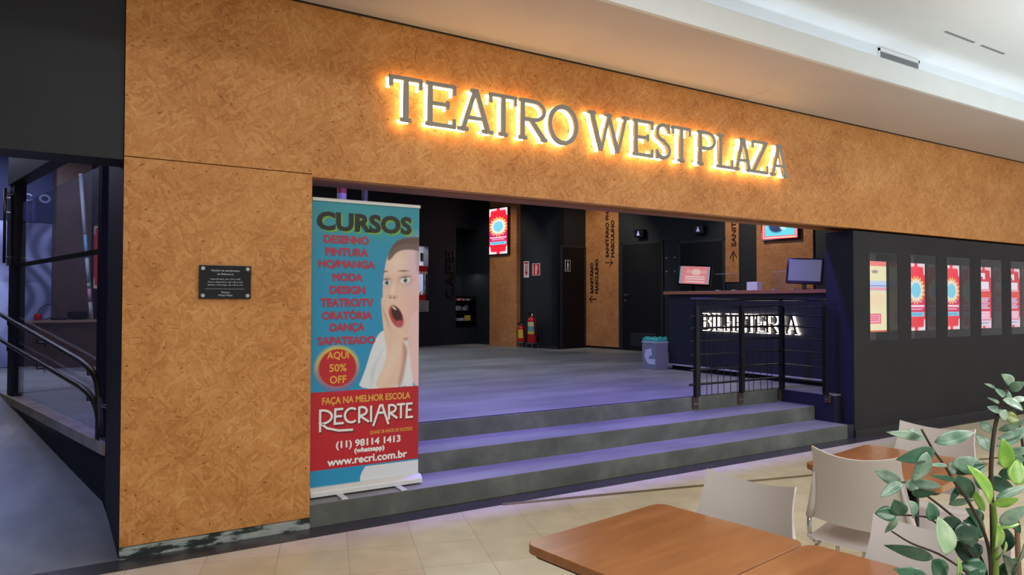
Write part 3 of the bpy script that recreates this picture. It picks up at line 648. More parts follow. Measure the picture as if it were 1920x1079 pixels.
def blocks(var=0, wd=84, ht=200):
    im = canvas(wd, ht, '#d9203a'); X, Y = coords(im); scallop(im, X, Y, '#f3c9d6')
    for x0, x1, y0, y1, c in ((.08, .6, .10, .20, '#f3e4f0'), (.1, .45, .16, .24, '#d81e58'), (.06, .85, .24, .36, '#f1e3f3'), (.1, .9, .36, .4, '#f2a0b4'), (.05, 1, .42, .49, '#e8432c')): put(im, ((X > x0) & (X < x1) & (Y > y0) & (Y < y1)) * 1.0, c)
    for k in range(7): put(im, ((X > .06) & (X < .9 - .15 * ((k * 7 + var) % 3) / 2) & (Y > .50 + k * .027) & (Y < .516 + k * .027)) * 1.0, '#dccdf2')
    put(im, ((X > .08) & (X < .92) & (Y > .72) & (Y < .86)) * 1.0, '#f7a9c8')
    for k in range(4): put(im, ((X > .14) & (X < .86) & (Y > .74 + k * .028) & (Y < .75 + k * .028)) * 1.0, '#f4e2f0')
    put(im, ((X > .08) & (X < .92) & (Y > .87) & (Y < .96)) * 1.0, '#e4d7f0'); put(im, ((X > .2) & (X < .8) & (Y > .9) & (Y < .925) & (np.sin(X * 60) > 0)) * 1.0, '#5a6a92'); return im
LITP = vcol_mat('lit_poster', 0.4, emit=1.0)
POSTERS = (('lit display niche with a pale yellow poster, beside the steps', pale(), 0.10), ('lit display niche with a red poster and white disc, next to the pale yellow one', burst(), 0.10),
           ('lit display niche with a red starburst poster, middle one of the five', burst(), 0.10), ('lit display niche with red and white text poster, second from the frame edge', blocks(0), 0.10), ('lit display niche with red text poster, cut off by the right frame edge', blocks(1), 0.10))
for i, (lb, img, off) in enumerate(POSTERS):
    t = thing('display_case', lb, 'display case', (NX[i], 0, NZ0), group='lit display cases in the dark wall')
    b = MB(); b.box(0.001, NW - .001, 0.135, 0.155, 0.001, NZ1 - NZ0 - .001); b.box(0.001, 0.012, 0.004, 0.135, 0.001, NZ1 - NZ0 - .001); b.box(NW - .012, NW - .001, 0.004, 0.135, 0.001, NZ1 - NZ0 - .001)
    b.box(0.012, NW - .012, 0.004, 0.135, NZ1 - NZ0 - .012, NZ1 - NZ0 - .001); b.box(0.012, NW - .012, 0.004, 0.135, 0.001, 0.012); b.build('housing', GLOSSB, t)
    p = grid('poster', 0.40, 0.83, img, LITP, t, y=0.118); p.location = (off + .03, 0, 0.095)
    MB().box(off + .02, off + .44, 0.12, 0.134, 0.085, 0.935).build('poster_backing', BLACK, t)
    MB().box(0.002, NW - .002, 0.001, 0.004, 0.002, NZ1 - NZ0 - .002).build('glass', glass_mat('clear_glass'), t)
# ------------------------------------------------------------------ air vent and ceiling slots
t = thing('air_vent', 'grey slatted air vent set in the white cove wall above the fascia', 'vent', (6.24, -0.95, 3.62))
b = MB(); b.box(-.0, .68, -.012, 0, .20, .225); b.box(0, .68, -.012, 0, 0, .012); b.box(0, .02, -.012, 0, .0, .225); b.box(.66, .68, -.012, 0, 0, .225); b.build('frame', mat('vent_frame_white', '#d9dad8', .5), t)
b = MB(); b.box(.02, .66, -.003, 0, .012, .20); b.build('backing', mat('vent_shadow', '#3a3c3c', .7), t)
for k in range(16): MB().box(.03, .65, -.010, -.003, .018 + k * .0115, .023 + k * .0115).build('slat', mat('vent_slat', '#8d9090', .5), t)
for i, (xa, xb) in enumerate(((6.40, 6.90), (7.03, 7.46))):
    t = thing('slot_diffuser', ('longer' if i == 0 else 'shorter') + ' dark linear slot in the raised white ceiling', 'vent', (xa, -1.46, 3.865), group='slot diffusers in the ceiling')
    MB().box(0, xb - xa, -.012, .012, -.003, .0).build('slot', mat('slot_grey', '#7f8488', .6), t)

# ------------------------------------------------------------------ metal railing by the top step
RY = 0.83; X0, X1 = 5.73, 7.18
t = thing('metal_railing', 'black metal corner railing with thin bars on the top step edge', 'railing', (X0, RY, FL))
z = lambda a: a - FL
H_ = 1.53
def post(x, y, nm='post'): MB().box(x - .025, x + .025, y - .025, y + .025, -0.0, z(1.46)).build(nm, BLACKM, t)
for x in (0.02, (X1 - X0) / 2 + 0.02, X1 - X0): post(x, 0)
post(X1 - X0 - 0.03, -0.60)
MB().tube([(-0.06, 0, z(H_)), (X1 - X0, 0, z(H_ + .005))], 0.017, 10).build('handrail', BLACKM, t, smooth=True)
MB().tube([(X1 - X0, 0, z(H_ + .005)), (X1 - X0 - .03, -0.63, z(H_))], 0.017, 10).build('handrail', BLACKM, t, smooth=True)
for x, y in ((0.02, 0), ((X1 - X0) / 2 + 0.02, 0), (X1 - X0, 0), (X1 - X0 - .03, -.6)): MB().tube([(x, y, z(1.45)), (x, y, z(H_ - .01))], 0.008).build('rail_stem', BLACKM, t)
for i, zz in enumerate((1.447, 1.345, 1.215, 1.075, 0.925, 0.76, 0.60)):
    MB().tube([(-0.08 if i else 0, 0, z(zz)), (X1 - X0, 0, z(zz))], 0.013 if i in (1, 2, 5, 6) else 0.009, 8).build('bar', BLACKM, t)
    MB().tube([(X1 - X0, 0, z(zz)), (X1 - X0 - .03, -0.62, z(zz))], 0.011, 8).build('bar', BLACKM, t)
for k in range(13):
    x = 0.1 + k * .098 + random.uniform(-.03, .03); MB().tube([(x, 0.012, 0.005), (x + random.choice((0, 0, 0, .03, -.02)), 0.012, z(1.44))], 0.0045, 6).build('rod', BLACKM, t)
for x in (0.02, (X1 - X0) / 2 + 0.02, X1 - X0 - .01):
    q = MB().box(x - .045, x + .045, 0.012, 0.026, -0.13, 0.0).build('bracket', mat('rusty_bracket', '#4a3a34', .6, .3), t)
    b = MB(); b.disc_y(-.015 + x, -.08, .009, .006, .012, 10); b.disc_y(.022 + x, -.08, .009, .006, .012, 10); b.build('bolt', STEEL, q)
q = MB().box(X1 - X0 - .010, X1 - X0 + .014, -.635, -.565, -.09, 0.002).build('bracket', mat('rusty_bracket', '#4a3a34', .6, .3), t)
MB().box(X1 - X0 - .016, X1 - X0 - .010, -.61, -.59, -.06, -.045).build('bolt', STEEL, q)

# ------------------------------------------------------------------ ticket counter and what stands on it
NAVYP = mat('counter_navy', '#171a26', 0.45)
t = thing('ticket_counter', 'dark ticket counter with a wooden top behind the railing', 'counter', (7.76, 3.32, FL), RX)
L_ = 2.95
MB().box(0, L_, 0.0, 0.62, 0.075, 1.15).build('body', NAVYP, t)
MB().box(0.02, L_, 0.05, 0.60, 0, 0.075).build('plinth', BLACK, t)
MB().box(-0.005, L_, -0.012, 0.0, 0.07, 0.09).build('bottom_trim', mat('silver_trim', '#c9c9d0', .35, .4), t)
MB().box(-0.06, L_, -0.06, 0.68, 1.15, 1.195).build('worktop', mat('counter_wood', '#a4694a', 0.4), t, bevel=0.003)
CT = 1.66
s_ = thing('ticket_office_sign', 'backlit BILHETERIA letter sign on the counter front', 'sign', (7.76, 2.60, 1.095), RX)
LEDW = mat('white_led', '#fff2d8', 0.5, emit=1.0)
LEDW.node_tree.nodes['Principled BSDF'].inputs['Emission Strength'].default_value = 6.0
x = 0.0
for ch, wd in (('B', .15), ('I', .08), ('L', .15), ('H', .17), ('E', .16), ('T', .17), ('E', .16), ('R', .18), ('I', .08), ('A', .20)):
    b = MB(); letter(b, ch, x, 0, wd, 0.235, -0.055, -0.040, t=.095, k=.06); o = b.build('letter', mat('letter_dark', '#1c1b1a', .5, .2), s_)
    l = MB(); letter(l, ch, x, 0, wd, 0.235, -0.032, -0.006, grow=.016, t=.085, k=.055); l.build('led_strip', LEDW, o); x += wd + .012
def monitor(lb, loc, rot, wd, ht, img, emit):
    m = thing('computer_monitor', lb, 'monitor', loc, rot, 'monitors on the ticket counter')
    MB().lathe([(0.11, 0), (0.11, 0.008), (0.03, 0.016)], 24).build('base', GLOSSB, m, smooth=True)
    MB().box(-.025, .025, -.012, .02, .01, .16).build('neck', GLOSSB, m)
    f = MB().box(-wd / 2, wd / 2, -.025, .02, .0, ht).build('frame', GLOSSB, m, bevel=.006); f.location = (0, -.02, .075); f.rotation_euler = (R(-13), R(3), 0)
    g = grid('screen', wd - .05, ht - .055, img, emit, f, y=-.0262); g.location = (-wd / 2 + .025, 0, .035)
def scr():
    im = canvas(70, 40, '#e88a8c'); X, Y = coords(im); put(im, ((X < .08) | (X > .93)) * 1.0, '#9ba0b0'); put(im, ell(X, Y, .55, .33, .16, .17, 0, .2), '#f4c9c0'); put(im, ell(X, Y, .3, .3, .08, .1, 0, .4), '#f0a8a4'); put(im, ell(X, Y, .8, .3, .08, .1, 0, .4), '#f0a8a4')
    for k, y in enumerate((.55, .68, .82)): put(im, ((Y > y) & (Y < y + .07) & (X > .2) & (X < .85)) * 1.0, '#f6d0cc')
    return im
monitor('black monitor with a red lit screen on the counter', (7.97, 3.0, CT), R(-58), .50, .33, scr(), vcol_mat('lit_screen', .3, emit=.75))
monitor('black monitor with a blank grey screen on the counter end', (7.97, 1.09, CT), R(-62), .44, .34, canvas(4, 4, '#777c86'), vcol_mat('grey_screen_glow', .35, emit=.45))  # screen is off, its glow is added to lighten the grey
t = thing('tissue_box', 'small white box on the counter between the two monitors', 'box', (7.95, 1.86, CT), RX); MB().box(-.09, .09, -.05, .05, 0, .12).build('carton', WHITE, t, bevel=.004); MB().box(-.035, .035, -.015, .015, .12, .123).build('slot', BLACK, t)
for i, (y, lb) in enumerate(((2.45, 'clear acrylic shield on the counter beside the red monitor'), (1.45, 'clear acrylic shield on the counter beside the grey monitor'))):
    t = thing('acrylic_shield', lb, 'counter shield', (8.05, y, CT), RX, 'acrylic shields on the counter')
    MB().box(-.2, .2, -.004, .004, 0.02, .25).build('pane', glass_mat('acrylic', (.93, .95, .97)), t); MB().box(-.2, .2, -.007, .007, .25, .256).build('edge', mat('acrylic_edge', '#aab4bd', .3), t)
    for x in (-.15, .15): MB().box(x - .02, x + .02, -.03, .03, 0, .02).build('foot', mat('acrylic_edge', '#aab4bd', .3), t)

# ------------------------------------------------------------------ recycling bin
t = thing('recycling_bin', 'grey recycling bin with white arrow and green bag, beside the counter', 'bin', (7.50, 3.64, FL), RX)
b = MB(); b.prism_z([(0, 0), (.30, 0), (.30, .26), (0, .26)], 0, .42); b.build('body', mat('bin_grey', '#7c808c', .5), t, bevel=.006)
MB().box(-.006, .306, -.006, .266, .40, .425).build('rim', mat('bin_rim', '#a9b0b5', .5), t, bevel=.004)
q = lambda x, y: ((x - 130) / 285 * .30, (840 - y) / 580 * .42)
b = MB(); b.prism_y([q(*p) for p in ((185, 445), (330, 395), (345, 555), (305, 550), (285, 590), (265, 640), (290, 620), (405, 620), (405, 735), (265, 730), (235, 690), (185, 580), (185, 540), (210, 470))], -.004, -.001); b.build('arrow_emblem', mat('emblem_lilac', '#c3c6dc', .5), t)
b = MB(); n = 18; pr_ = [(.01, .42), (.015, .45), (.04, .475), (.09, .485)]
vv = []; 
for zz, ins, am in ((.42, .012, 0), (.455, .0, .012), (.485, .02, .02), (.47, .06, .01), (.44, .09, 0)):
    for k in range(24):
        a = 2 * math.pi * k / 24; cx, cy = math.cos(a), math.sin(a); sc_ = 1 / max(abs(cx), abs(cy)); vv.append((.15 + cx * sc_ * (.15 - ins), .13 + cy * sc_ * (.13 - ins), zz + am * math.sin(k * 2.3 + zz * 40)))
b.add(vv, [(i * 24 + k, i * 24 + (k + 1) % 24, (i + 1) * 24 + (k + 1) % 24, (i + 1) * 24 + k) for i in range(4) for k in range(24)] + [tuple(range(96, 120))])
b.build('bag_liner', mat('turquoise_bag', '#3fae98', .35), t, smooth=True)

# ------------------------------------------------------------------ wall screens, signs, lettering in the lobby
t = thing('wall_screen', 'tall lit red advertising screen on the wood pillar', 'screen', uv(-.12, 2.07, 2.59), RA, 'lit screens in the lobby')
MB().box(0, .68, -.08, -.01, 0, 1.12).build('frame', GLOSSB, t, bevel=.005); MB().box(.2, .48, -.011, 0.0, .3, .8).build('bracket', BLACK, t)
g = grid('screen', .63, 1.07, burst(70, 120), vcol_mat('lit_wall_screen', .3, emit=1.15), t, y=-.0815); g.location = (.025, 0, .025)
def wide():
    im = canvas(90, 50, '#e8313c'); X, Y = coords(im); ed = np.minimum(np.minimum(X, 1 - X) * 1.7, np.minimum(Y, 1 - Y)); put(im, (ed > .05) * 1.0, '#f4ddd0'); put(im, (ed > .09) * 1.0, '#e5404a'); put(im, ((ed > .05) & (ed < .13) & (np.sin(X * 110) * np.sin(Y * 70) > .1)) * 1.0, '#f0a39a'); put(im, (ed > .15) * 1.0, '#63d3e6')
    put(im, ell(X, Y, .42, .45, .22, .28, 0, .15), '#1b2a60'); put(im, ell(X, Y, .36, .3, .08, .14, 0, .2), '#d4455a'); put(im, ell(X, Y, .6, .42, .09, .2, 0, .3), '#d6f0f4'); return im
t = thing('wall_screen', 'wide lit blue and red screen on the wood panel above the counter', 'screen', uv(.90, -4.27, 2.61), RA, 'lit screens in the lobby')
MB().box(0, .70, -.08, -.01, 0, .46).build('frame', GLOSSB, t, bevel=.005); MB().box(.2, .5, -.011, 0.0, .1, .36).build('bracket', BLACK, t)
g = grid('screen', .66, .42, wide(), vcol_mat('lit_wall_screen', .3, emit=1.15), t, y=-.0815); g.location = (.02, 0, .02)

RED = mat('sign_red', '#b3122a', .5); WPAINT = mat('sign_white', '#d8d4d6', .5)
t = thing('fire_sign', 'narrow white fire sign with a red arrow on the black wall', 'sign', uv(0, 1.07, 2.05), RA)
MB().box(0, .17, -.006, 0, 0, .37).build('plate', WPAINT, t)
b = MB(); b.box(.02, .15, -.0068, -.006, .31, .35); b.box(.05, .12, -.0068, -.006, .12, .29); b.prism_y([(.03, .12), (.085, .04), (.14, .12)], -.0068, -.006); b.build('arrow', RED, t)
b = MB(); b.box(.075, .095, -.0075, -.0068, .14, .25); b.disc_y(.085, .265, .015, -.0075, -.0068, 12); b.build('pictogram', WPAINT, t)
t = thing('fire_sign', 'square red fire extinguisher sign on the black wall', 'sign', uv(0, .80, 2.09), RA)
MB().box(0, .25, -.006, 0, 0, .27).build('plate', WPAINT, t); MB().box(.012, .238, -.0068, -.006, .012, .258).build('field', RED, t)
b = MB(); b.box(.105, .15, -.0075, -.0068, .03, .19); b.disc_y(.1275, .19, .0225, -.0075, -.0068, 14); b.box(.11, .155, -.0075, -.0068, .215, .235); b.ribbon([(.15, .225), (.175, .19), (.175, .12)], .012, -.0075, -.0068); b.box(.03, .05, -.0075, -.0068, .04, .23); b.build('pictogram', WPAINT, t)
t = thing('restroom_sign', 'small white sign with a standing figure on the restroom door', 'sign', uv(.2, -.02, 2.17), RC)
MB().box(0, .17, -.006, 0, 0, .25).build('plate', WPAINT, t); MB().box(.012, .158, -.0068, -.006, .012, .238).build('field', BLACK, t)
b = MB(); b.disc_y(.085, .205, .018, -.0075, -.0068, 14); b.box(.06, .11, -.0075, -.0068, .11, .18); b.box(.064, .082, -.0075, -.0068, .03, .11); b.box(.088, .106, -.0075, -.0068, .03, .11); b.build('pictogram', WPAINT, t)
for i, (sx, zz, lb) in enumerate(((1.43, 2.85, 'black box sign with a pale triangle above the louvred door'), (2.86, 2.83, 'black box sign with a pale triangle above the counter monitor'))):
    t = thing('box_sign', lb, 'sign', uv(.94, -sx, zz), RA, 'box signs above the doors')
    MB().box(0, .23, -.14, 0, 0, .17).build('housing', mat('sign_blueblack', '#0d1024', .3), t, bevel=.01)
    b = MB(); b.prism_y([(.075, .045), (.155, .045), (.128, .105), (.102, .105)], -.1425, -.14); b.disc_y(.115, .12, .015, -.1425, -.14, 12); b.build('pictogram', mat('sign_lilac', '#b9bdf0', .5, emit=.5), t)
DK = mat('burnt_lettering', '#2e1a10', .5)
def heavy(b, s_, x, zc, wd, ht):
    for k, (dx, dz) in enumerate(((0, 0), (.006, 0), (-.006, 0), (0, .006), (0, -.006))): b.text(s_, x + dx, zc + dz, wd, ht, -.008 - k * .0001, rot=R(90), depth=.007)
def arrow(b, x, zc, up_):
    # arrow that points to the left (up_) or right of the panel
    d = -1 if up_ else 1; b.ribbon([(x - d * .10, zc), (x + d * .10, zc)], .018, -.008, -.001); b.ribbon([(x + d * .02, zc + .075), (x + d * .10, zc), (x + d * .02, zc - .075)], .018, -.0085, -.001)
t = thing('restroom_lettering', 'dark vertical lettering with a left arrow, lower on the wood panel', 'lettering', uv(.91, 0, 0), RA)
b = MB(); heavy(b, 'SANITÁRIO', .18, 2.03, .68, .10); heavy(b, 'MASCULINO', .33, 2.07, .76, .085); arrow(b, .22, 1.56, True); b.build('letters', DK, t)
t = thing('restroom_lettering', 'dark vertical lettering with a right arrow, higher on the wood panel', 'lettering', uv(.91, 0, 0), RA)
b = MB(); heavy(b, 'SANITÁRIO PNE', .62, 3.02, 1.08, .10); heavy(b, 'MASCULINO', .78, 2.88, .80, .085); arrow(b, .68, 2.36, False); b.build('letters', DK, t)
t = thing('restroom_lettering', 'dark vertical lettering on the narrow wood strip behind the counter', 'lettering', uv(.91, -3.50, 0), RA)
b = MB(); heavy(b, 'SANITÁRIO', .17, 2.98, .86, .11); b.ribbon([(.17, 2.26), (.17, 2.44)], .018, -.008, -.001); b.ribbon([(.10, 2.33), (.17, 2.46), (.24, 2.33)], .018, -.0085, -.001); b.build('letters', DK, t)
for i, (sx, zz) in enumerate(((2.17, 2.40), (2.37, 2.40), (2.17, 2.12), (2.37, 2.12))):
    q = MB().disc_y(0, 0, .017, -.03, 0, 12).build('wall_standoff', mat('standoff_white', '#b9bcc4', .4), None); place(q, uv(.94, -sx, zz), RA)
    tag(q, '%s %s of four small pale pegs on the dark wall' % (('upper', 'lower')[i // 2], ('left', 'right')[i % 2]), 'wall peg', 'pegs on the dark wall')

# ------------------------------------------------------------------ fire extinguishers on their stands
def extinguisher(lb, lbs, s, h, r, lab):
    st_ = thing('extinguisher_stand', lbs, 'stand', uv(-.2, s, FL), RA)
    b = MB(); b.tube([(r * 1.1 * math.cos(R(k * 20)), r * 1.1 * math.sin(R(k * 20)), .12) for k in range(19)], .007, 6)
    b.build('ring', mat('grey_wire', '#6f7378', .4, .6), st_)
    for a in (45, 135, 225, 315): MB().tube([(r * 1.1 * math.cos(R(a)), r * 1.1 * math.sin(R(a)), .12), (r * 1.35 * math.cos(R(a)), r * 1.35 * math.sin(R(a)), 0)], .007, 6).build('leg', mat('grey_wire', '#6f7378', .4, .6), st_)
    MB().lathe([(0.01, .112), (r * 1.1, .112), (r * 1.1, .12), (.01, .12)], 20).build('tray', mat('grey_wire', '#6f7378', .4, .6), st_)
    e = thing('fire_extinguisher', lb, 'fire extinguisher', uv(-.2, s, FL + .121), RA)
    MB().lathe([(r * .9, 0), (r, .02), (r, h * .8), (r * .92, h * .86), (r * .6, h * .92), (r * .28, h * .95), (r * .26, h * .97)], 28).build('cylinder', mat('extinguisher_red', '#c11a1c', .25), e, smooth=True)
    v_ = MB().lathe([(r * .3, h * .96), (r * .3, h * 1.0), (r * .18, h * 1.03)], 14).build('valve', STEEL, e)
    q = MB(); q.tube([(-.02, 0, h * 1.0), (-.02, -.09, h * 1.03), (-.02, -.13, h * 1.01)], .010); q.tube([(-.02, 0, h * 1.02), (-.02, -.10, h * 1.09)], .010); q.build('handle', BLACKM, v_)
    MB().tube([(.02, 0, h * .99), (.06, -.02, h * 1.0), (r * 1.05, -.04, h * .9), (r * 1.15, -.03, h * .5), (r * 1.1, -.02, h * .3)], .011, 8).build('hose', BLACK, e, smooth=True)
    def wrap(nm, m, z0, z1, a0, a1):
        b = MB(); n = 10; pts = [R(a0 + (a1 - a0) * i / n) for i in range(n + 1)]
        b.add([((r + .0015) * math.cos(a), (r + .0015) * math.sin(a), zz) for zz in (z0, z1) for a in pts], [(i, i + 1, n + 2 + i, n + 1 + i) for i in range(n)]); b.build(nm, m, e)
    for z0, z1, c in lab: wrap('label', c, h * z0, h * z1, -115, -10)
YL = mat('label_yellow', '#d9b93a', .5); TE = mat('label_teal', '#5aa59a', .5); CR = mat('label_cream', '#d8cf9a', .5)
extinguisher('large red fire extinguisher with cream and teal label', 'grey wire stand under the large fire extinguisher', .60, .62, .10, ((.32, .42, YL), (.42, .60, TE), (.60, .75, CR)))
extinguisher('small red fire extinguisher with yellow label beside the wood pillar', 'grey wire stand under the small fire extinguisher', .93, .40, .083, ((.25, .72, YL),))

# ------------------------------------------------------------------ kiosk hatch, popcorn machine, cafe letters, snacks
t = thing('kiosk_counter', 'pale stone counter slab in the lit kiosk hatch', 'counter', uv(WX0, 2.75, WZ0), RC)
MB().box(.01, WX1 - WX0 - .01, -.04, .75, 0.0, .265).build('slab', noise_mat('kiosk_stone', [(.3, '#77756f'), (.7, '#9a9890')], 8, rough=.4), t, bevel=.004)
KZ = WZ0 + .266
area('kiosk_light', uv((WX0 + WX1) / 2, 3.3, 2.96), (.8, .4), 26, (.85, .9, 1.0), (0, 0, A))
t = thing('popcorn_machine', 'red popcorn machine with glass case inside the lit kiosk hatch', 'popcorn machine', uv(-1.68, 3.02, KZ), RC)
PR = mat('popcorn_red', '#c9201f', .3)
MB().box(-.22, .22, -.2, .2, 0, .13).build('base', PR, t, bevel=.01)
b = MB()
for x in (-.2, .2):
    for y in (-.18, .18): b.box(x - .012, x + .012, y - .012, y + .012, .13, .62)
b.build('frame', STEEL, t)
MB().box(-.2, .2, -.19, -.186, .13, .62).build('glass', glass_mat('clear_glass'), t)
b = MB(); b.prism_y([(-.27, .62), (.27, .62), (.27, .70), (.20, .80), (-.20, .80), (-.27, .70)], -.24, .24); cn = b.build('canopy', PR, t, bevel=.01)
b = MB()
for k in range(7): b.disc_y(-.24 + k * .08, .635, .035, -.246, -.240, 12)
b.build('valance', mat('popcorn_cream', '#e8dcc2', .5), cn)
MB().lathe([(.05, .36), (.10, .38), (.10, .46), (.07, .48)], 20).build('kettle', STEEL, t, smooth=True)
MB().tube([(0, 0, .48), (0, 0, .62)], .012).build('kettle_hanger', STEEL, t)
b = MB()
for k in range(120):
    x, y = random.uniform(-.18, .18), random.uniform(-.17, .17); zz = .13 + random.uniform(0, .09); r = .016
    b.add([(x - r, y, zz), (x, y - r, zz), (x + r, y, zz), (x, y + r, zz), (x, y, zz + r), (x, y, zz - r)], [(0, 1, 4), (1, 2, 4), (2, 3, 4), (3, 0, 4), (1, 0, 5), (2, 1, 5), (3, 2, 5), (0, 3, 5)])
o = b.build('popcorn', mat('popcorn_corn', '#eadfae', .7), t); o['kind'] = 'stuff'
t = thing('wall_menu', 'black rectangle menu panel in the kiosk behind the popcorn machine', 'panel', uv(-.97, 3.75, 2.50), RC); MB().box(0, .12, -.03, 0, 0, .2).build('panel', BLACK, t)
t = thing('cafe_lettering', 'glossy dark letters spelling CAFE upwards on the black wall', 'sign', uv(-.96, 2.75, 1.58), RC)
zz = 0.0
for ch, wd in (('C', .26), ('A', .28), ('F', .24), ('E', .25)):
    b = MB(); b2 = slab(ch, wd, .22)
    for i, (pts, w_) in enumerate(b2): b.ribbon([(.22 - c, zz + a) for a, c in pts], abs(w_), -.06 - .0005 * i, -.002, closed=w_ < 0)
    b.build('letter', mat('letter_gloss_dark', '#15171b', .12, .2), t); zz += wd + .03
t = thing('snack_rack', 'black rack with three shelves of snacks in the dark wall niche', 'rack', uv(NX0 + .02, 2.80, NZa + .001), RC)
RW = NX1 - NX0 - .04
b = MB(); b.box(0, .02, 0, .4, 0, .78); b.box(RW - .02, RW, 0, .4, 0, .78); b.box(.02, RW - .02, .38, .4, 0, .78); b.build('frame', BLACKM, t)
for zz in (.17, .42, .66): MB().box(.02, RW - .02, 0, .38, zz - .012, zz).build('shelf', BLACKM, t)
rows = ((.66, 'top', [('#b84a52', .08, .05), ('#c4c0c4', .06, .05), ('#c03a48', .08, .055), ('#a8a4a8', .07, .045), ('#8b4a54', .07, .05), ('#b6b3b8', .06, .04), ('#77757c', .07, .05)]),
        (.42, 'middle', [('#9a9ca0', .07, .10), ('#77797d', .10, .12), ('#4f5258', .07, .08), ('#8a8c92', .08, .09), ('#5c6472', .08, .13)]),
        (.17, 'bottom', [('#6a5f80', .07, .08), ('#9a94b4', .09, .06), ('#b4a8bc', .09, .07), ('#8f8aa0', .07, .06), ('#c7a92c', .16, .13)]))
cn_ = {'#b84a52': 'dull red', '#c4c0c4': 'pale grey', '#c03a48': 'red', '#a8a4a8': 'grey', '#8b4a54': 'maroon', '#b6b3b8': 'light grey', '#77757c': 'dark grey', '#9a9ca0': 'silver', '#77797d': 'wide grey', '#4f5258': 'charcoal', '#8a8c92': 'mid grey', '#5c6472': 'blue grey', '#6a5f80': 'purple', '#9a94b4': 'lilac', '#b4a8bc': 'pale pink', '#8f8aa0': 'mauve', '#c7a92c': 'large yellow'}
for zz, nm, its in rows:
    x = .03
    for c, wd, hh in its:
        o = MB().box(0, wd - .006, 0, .06, 0, hh).build('snack_packet', mat('pack_' + c[1:], c, .4, emit=.25 if False else 0), None, bevel=.005)
        place(o, uv(NX0 + .02 + x, 2.83, NZa + .001 + zz), RC); tag(o, '%s snack packet on the %s shelf of the rack' % (cn_[c], nm), 'snack', 'snack packets on the %s shelf' % nm); x += wd
area('rack_light', uv(-.29, 2.95, 2.2), (.4, .1), 1.2, (1, .95, .9), (0, 0, A))
# two slim striped things hanging above the banner
for nm, lb, x, y, r, bands in (('hanging_tin', 'red, white and blue striped tin hanging behind the beam above the banner', 2.356, 2.6, .049, (('#b04038', .05), ('#b9b8c4', .07), ('#1d2a55', .03), ('#aab6c4', .05), ('#b9b04e', .08))),
                               ('hanging_tin', 'slim grey tin hanging behind the beam above the banner', 2.61, 2.6, .031, (('#5b574e', .1), ('#c8c6c0', .05), ('#8a8880', .12)))):
    t = thing(nm, lb, 'hanging ornament', (x, y, 2.37)); zz = .33
    for c, h in ((c_, h_ * 1.18) for c_, h_ in bands): MB().lathe([(r, zz - h), (r, zz)], 20).build('band', mat('tin_' + c[1:], c, .4), t); zz -= h
    MB().tube([(0, 0, .33), (0, 0, 1.83)], .004, 6).build('cord', BLACK, t)

# ------------------------------------------------------------------ left opening: glass partition, handrail, bench
P0 = Vector((LX(4.72) + .03, 4.72)); P1 = Vector((LX(1.35) + .03, 1.35)); an = math.atan2(P1.y - P0.y, P1.x - P0.x); ln = (P1 - P0).length
t = thing('glass_partition', 'black framed glass partition along the ramp edge with a bar handle', 'glass partition', (P0.x, P0.y, FL + .012), an)
MB().box(-.03, .20, -.02, .09, 0, 2.5).build('post', BLACK, t)
MB().box(ln - .06, ln + .03, -.03, .06, 0, 2.05).build('post', BLACK, t)
MB().box(.2, ln - .06, .012, .022, .05, 2.05).build('pane', glass_mat('smoked_glass', (.95, .95, .98)), t)
MB().box(.2, ln - .06, -.005, .035, 1.38, 1.415).build('crossbar', BLACK, t)
MB().box(-.03, ln + .03, -.04, .10, 2.28, 2.9).build('head_beam', BLACK, t)
h = MB(); h.tube([(.20, -.10, 1.42), (.20, -.10, 2.22)], .014, 10); hb = h.build('handle', mat('dark_bronze', '#3b3128', .25, .8), t, smooth=True)
h = MB(); h.tube([(.17, -.02, 1.48), (.20, -.10, 1.48)], .010); h.tube([(.17, -.02, 2.16), (.20, -.10, 2.16)], .010); h.build('handle_mount', STEEL, hb)
MB().box(-.02, .15, -.045, -.03, 1.40, 2.2).build('push_plate', mat('smoky_plate', '#2a2622', .15), t)
for x, zz in ((.0, 1.98), (.0, 2.14)): MB().tube([(x, -.05, zz), (x, -.065, zz)], .012).build('plate_screw', STEEL, t)
# ramp handrail
RB = mat('dark_pipe', '#2b2322', .4, .2)
t = thing('ramp_handrail', 'dark double pipe handrail sloping down beside the ramp', 'handrail', (0.137, 1.31, 0.0))
off = lambda p: (p[0] - .137, p[1] - 1.31, p[2])
upr = [(-.79, 5.3, 1.36), (-.70, 4.9, 1.325), (.02, 1.78, 1.03), (.066, 1.56, 1.0), (.10, 1.44, .96), (.125, 1.38, .90), (.135, 1.34, .80), (.142, 1.30, .62), (.145, 1.28, .52)]
lor = [(-.79, 5.3, 1.08), (-.70, 4.9, 1.045), (.02, 1.78, .83), (.07, 1.56, .80), (.10, 1.45, .765), (.125, 1.37, .70), (.138, 1.32, .62)]
MB().tube([off(p) for p in upr], .024, 12).build('upper_rail', RB, t, smooth=True)
MB().tube([off(p) for p in lor], .022, 12).build('lower_rail', RB, t, smooth=True)
for y, zu, zl in ((1.62, .985, .79), (3.3, 1.15, .91), (4.7, 1.285, 1.01)):
    xx = LX(y); 
    for zz in (zu, zl):
        b = MB(); b.tube([off((xx, y, zz)), off((xx, y, zz - .05)), off((xx + .07, y + .02, zz - .05))], .009); b.box(xx - .137 + .05, xx - .137 + .075, y - 1.31 - .02, y - 1.31 + .05, zz - .085, zz - .02); b.build('bracket', BLACKM, t)
b = MB(); b.tube([off((.15, 1.27, .50)), off((.19, 1.12, .50))], .014); b.tube([off((.15, 1.27, .74)), off((.19, 1.12, .74))], .014); b.build('wall_fixing', STEEL, t)
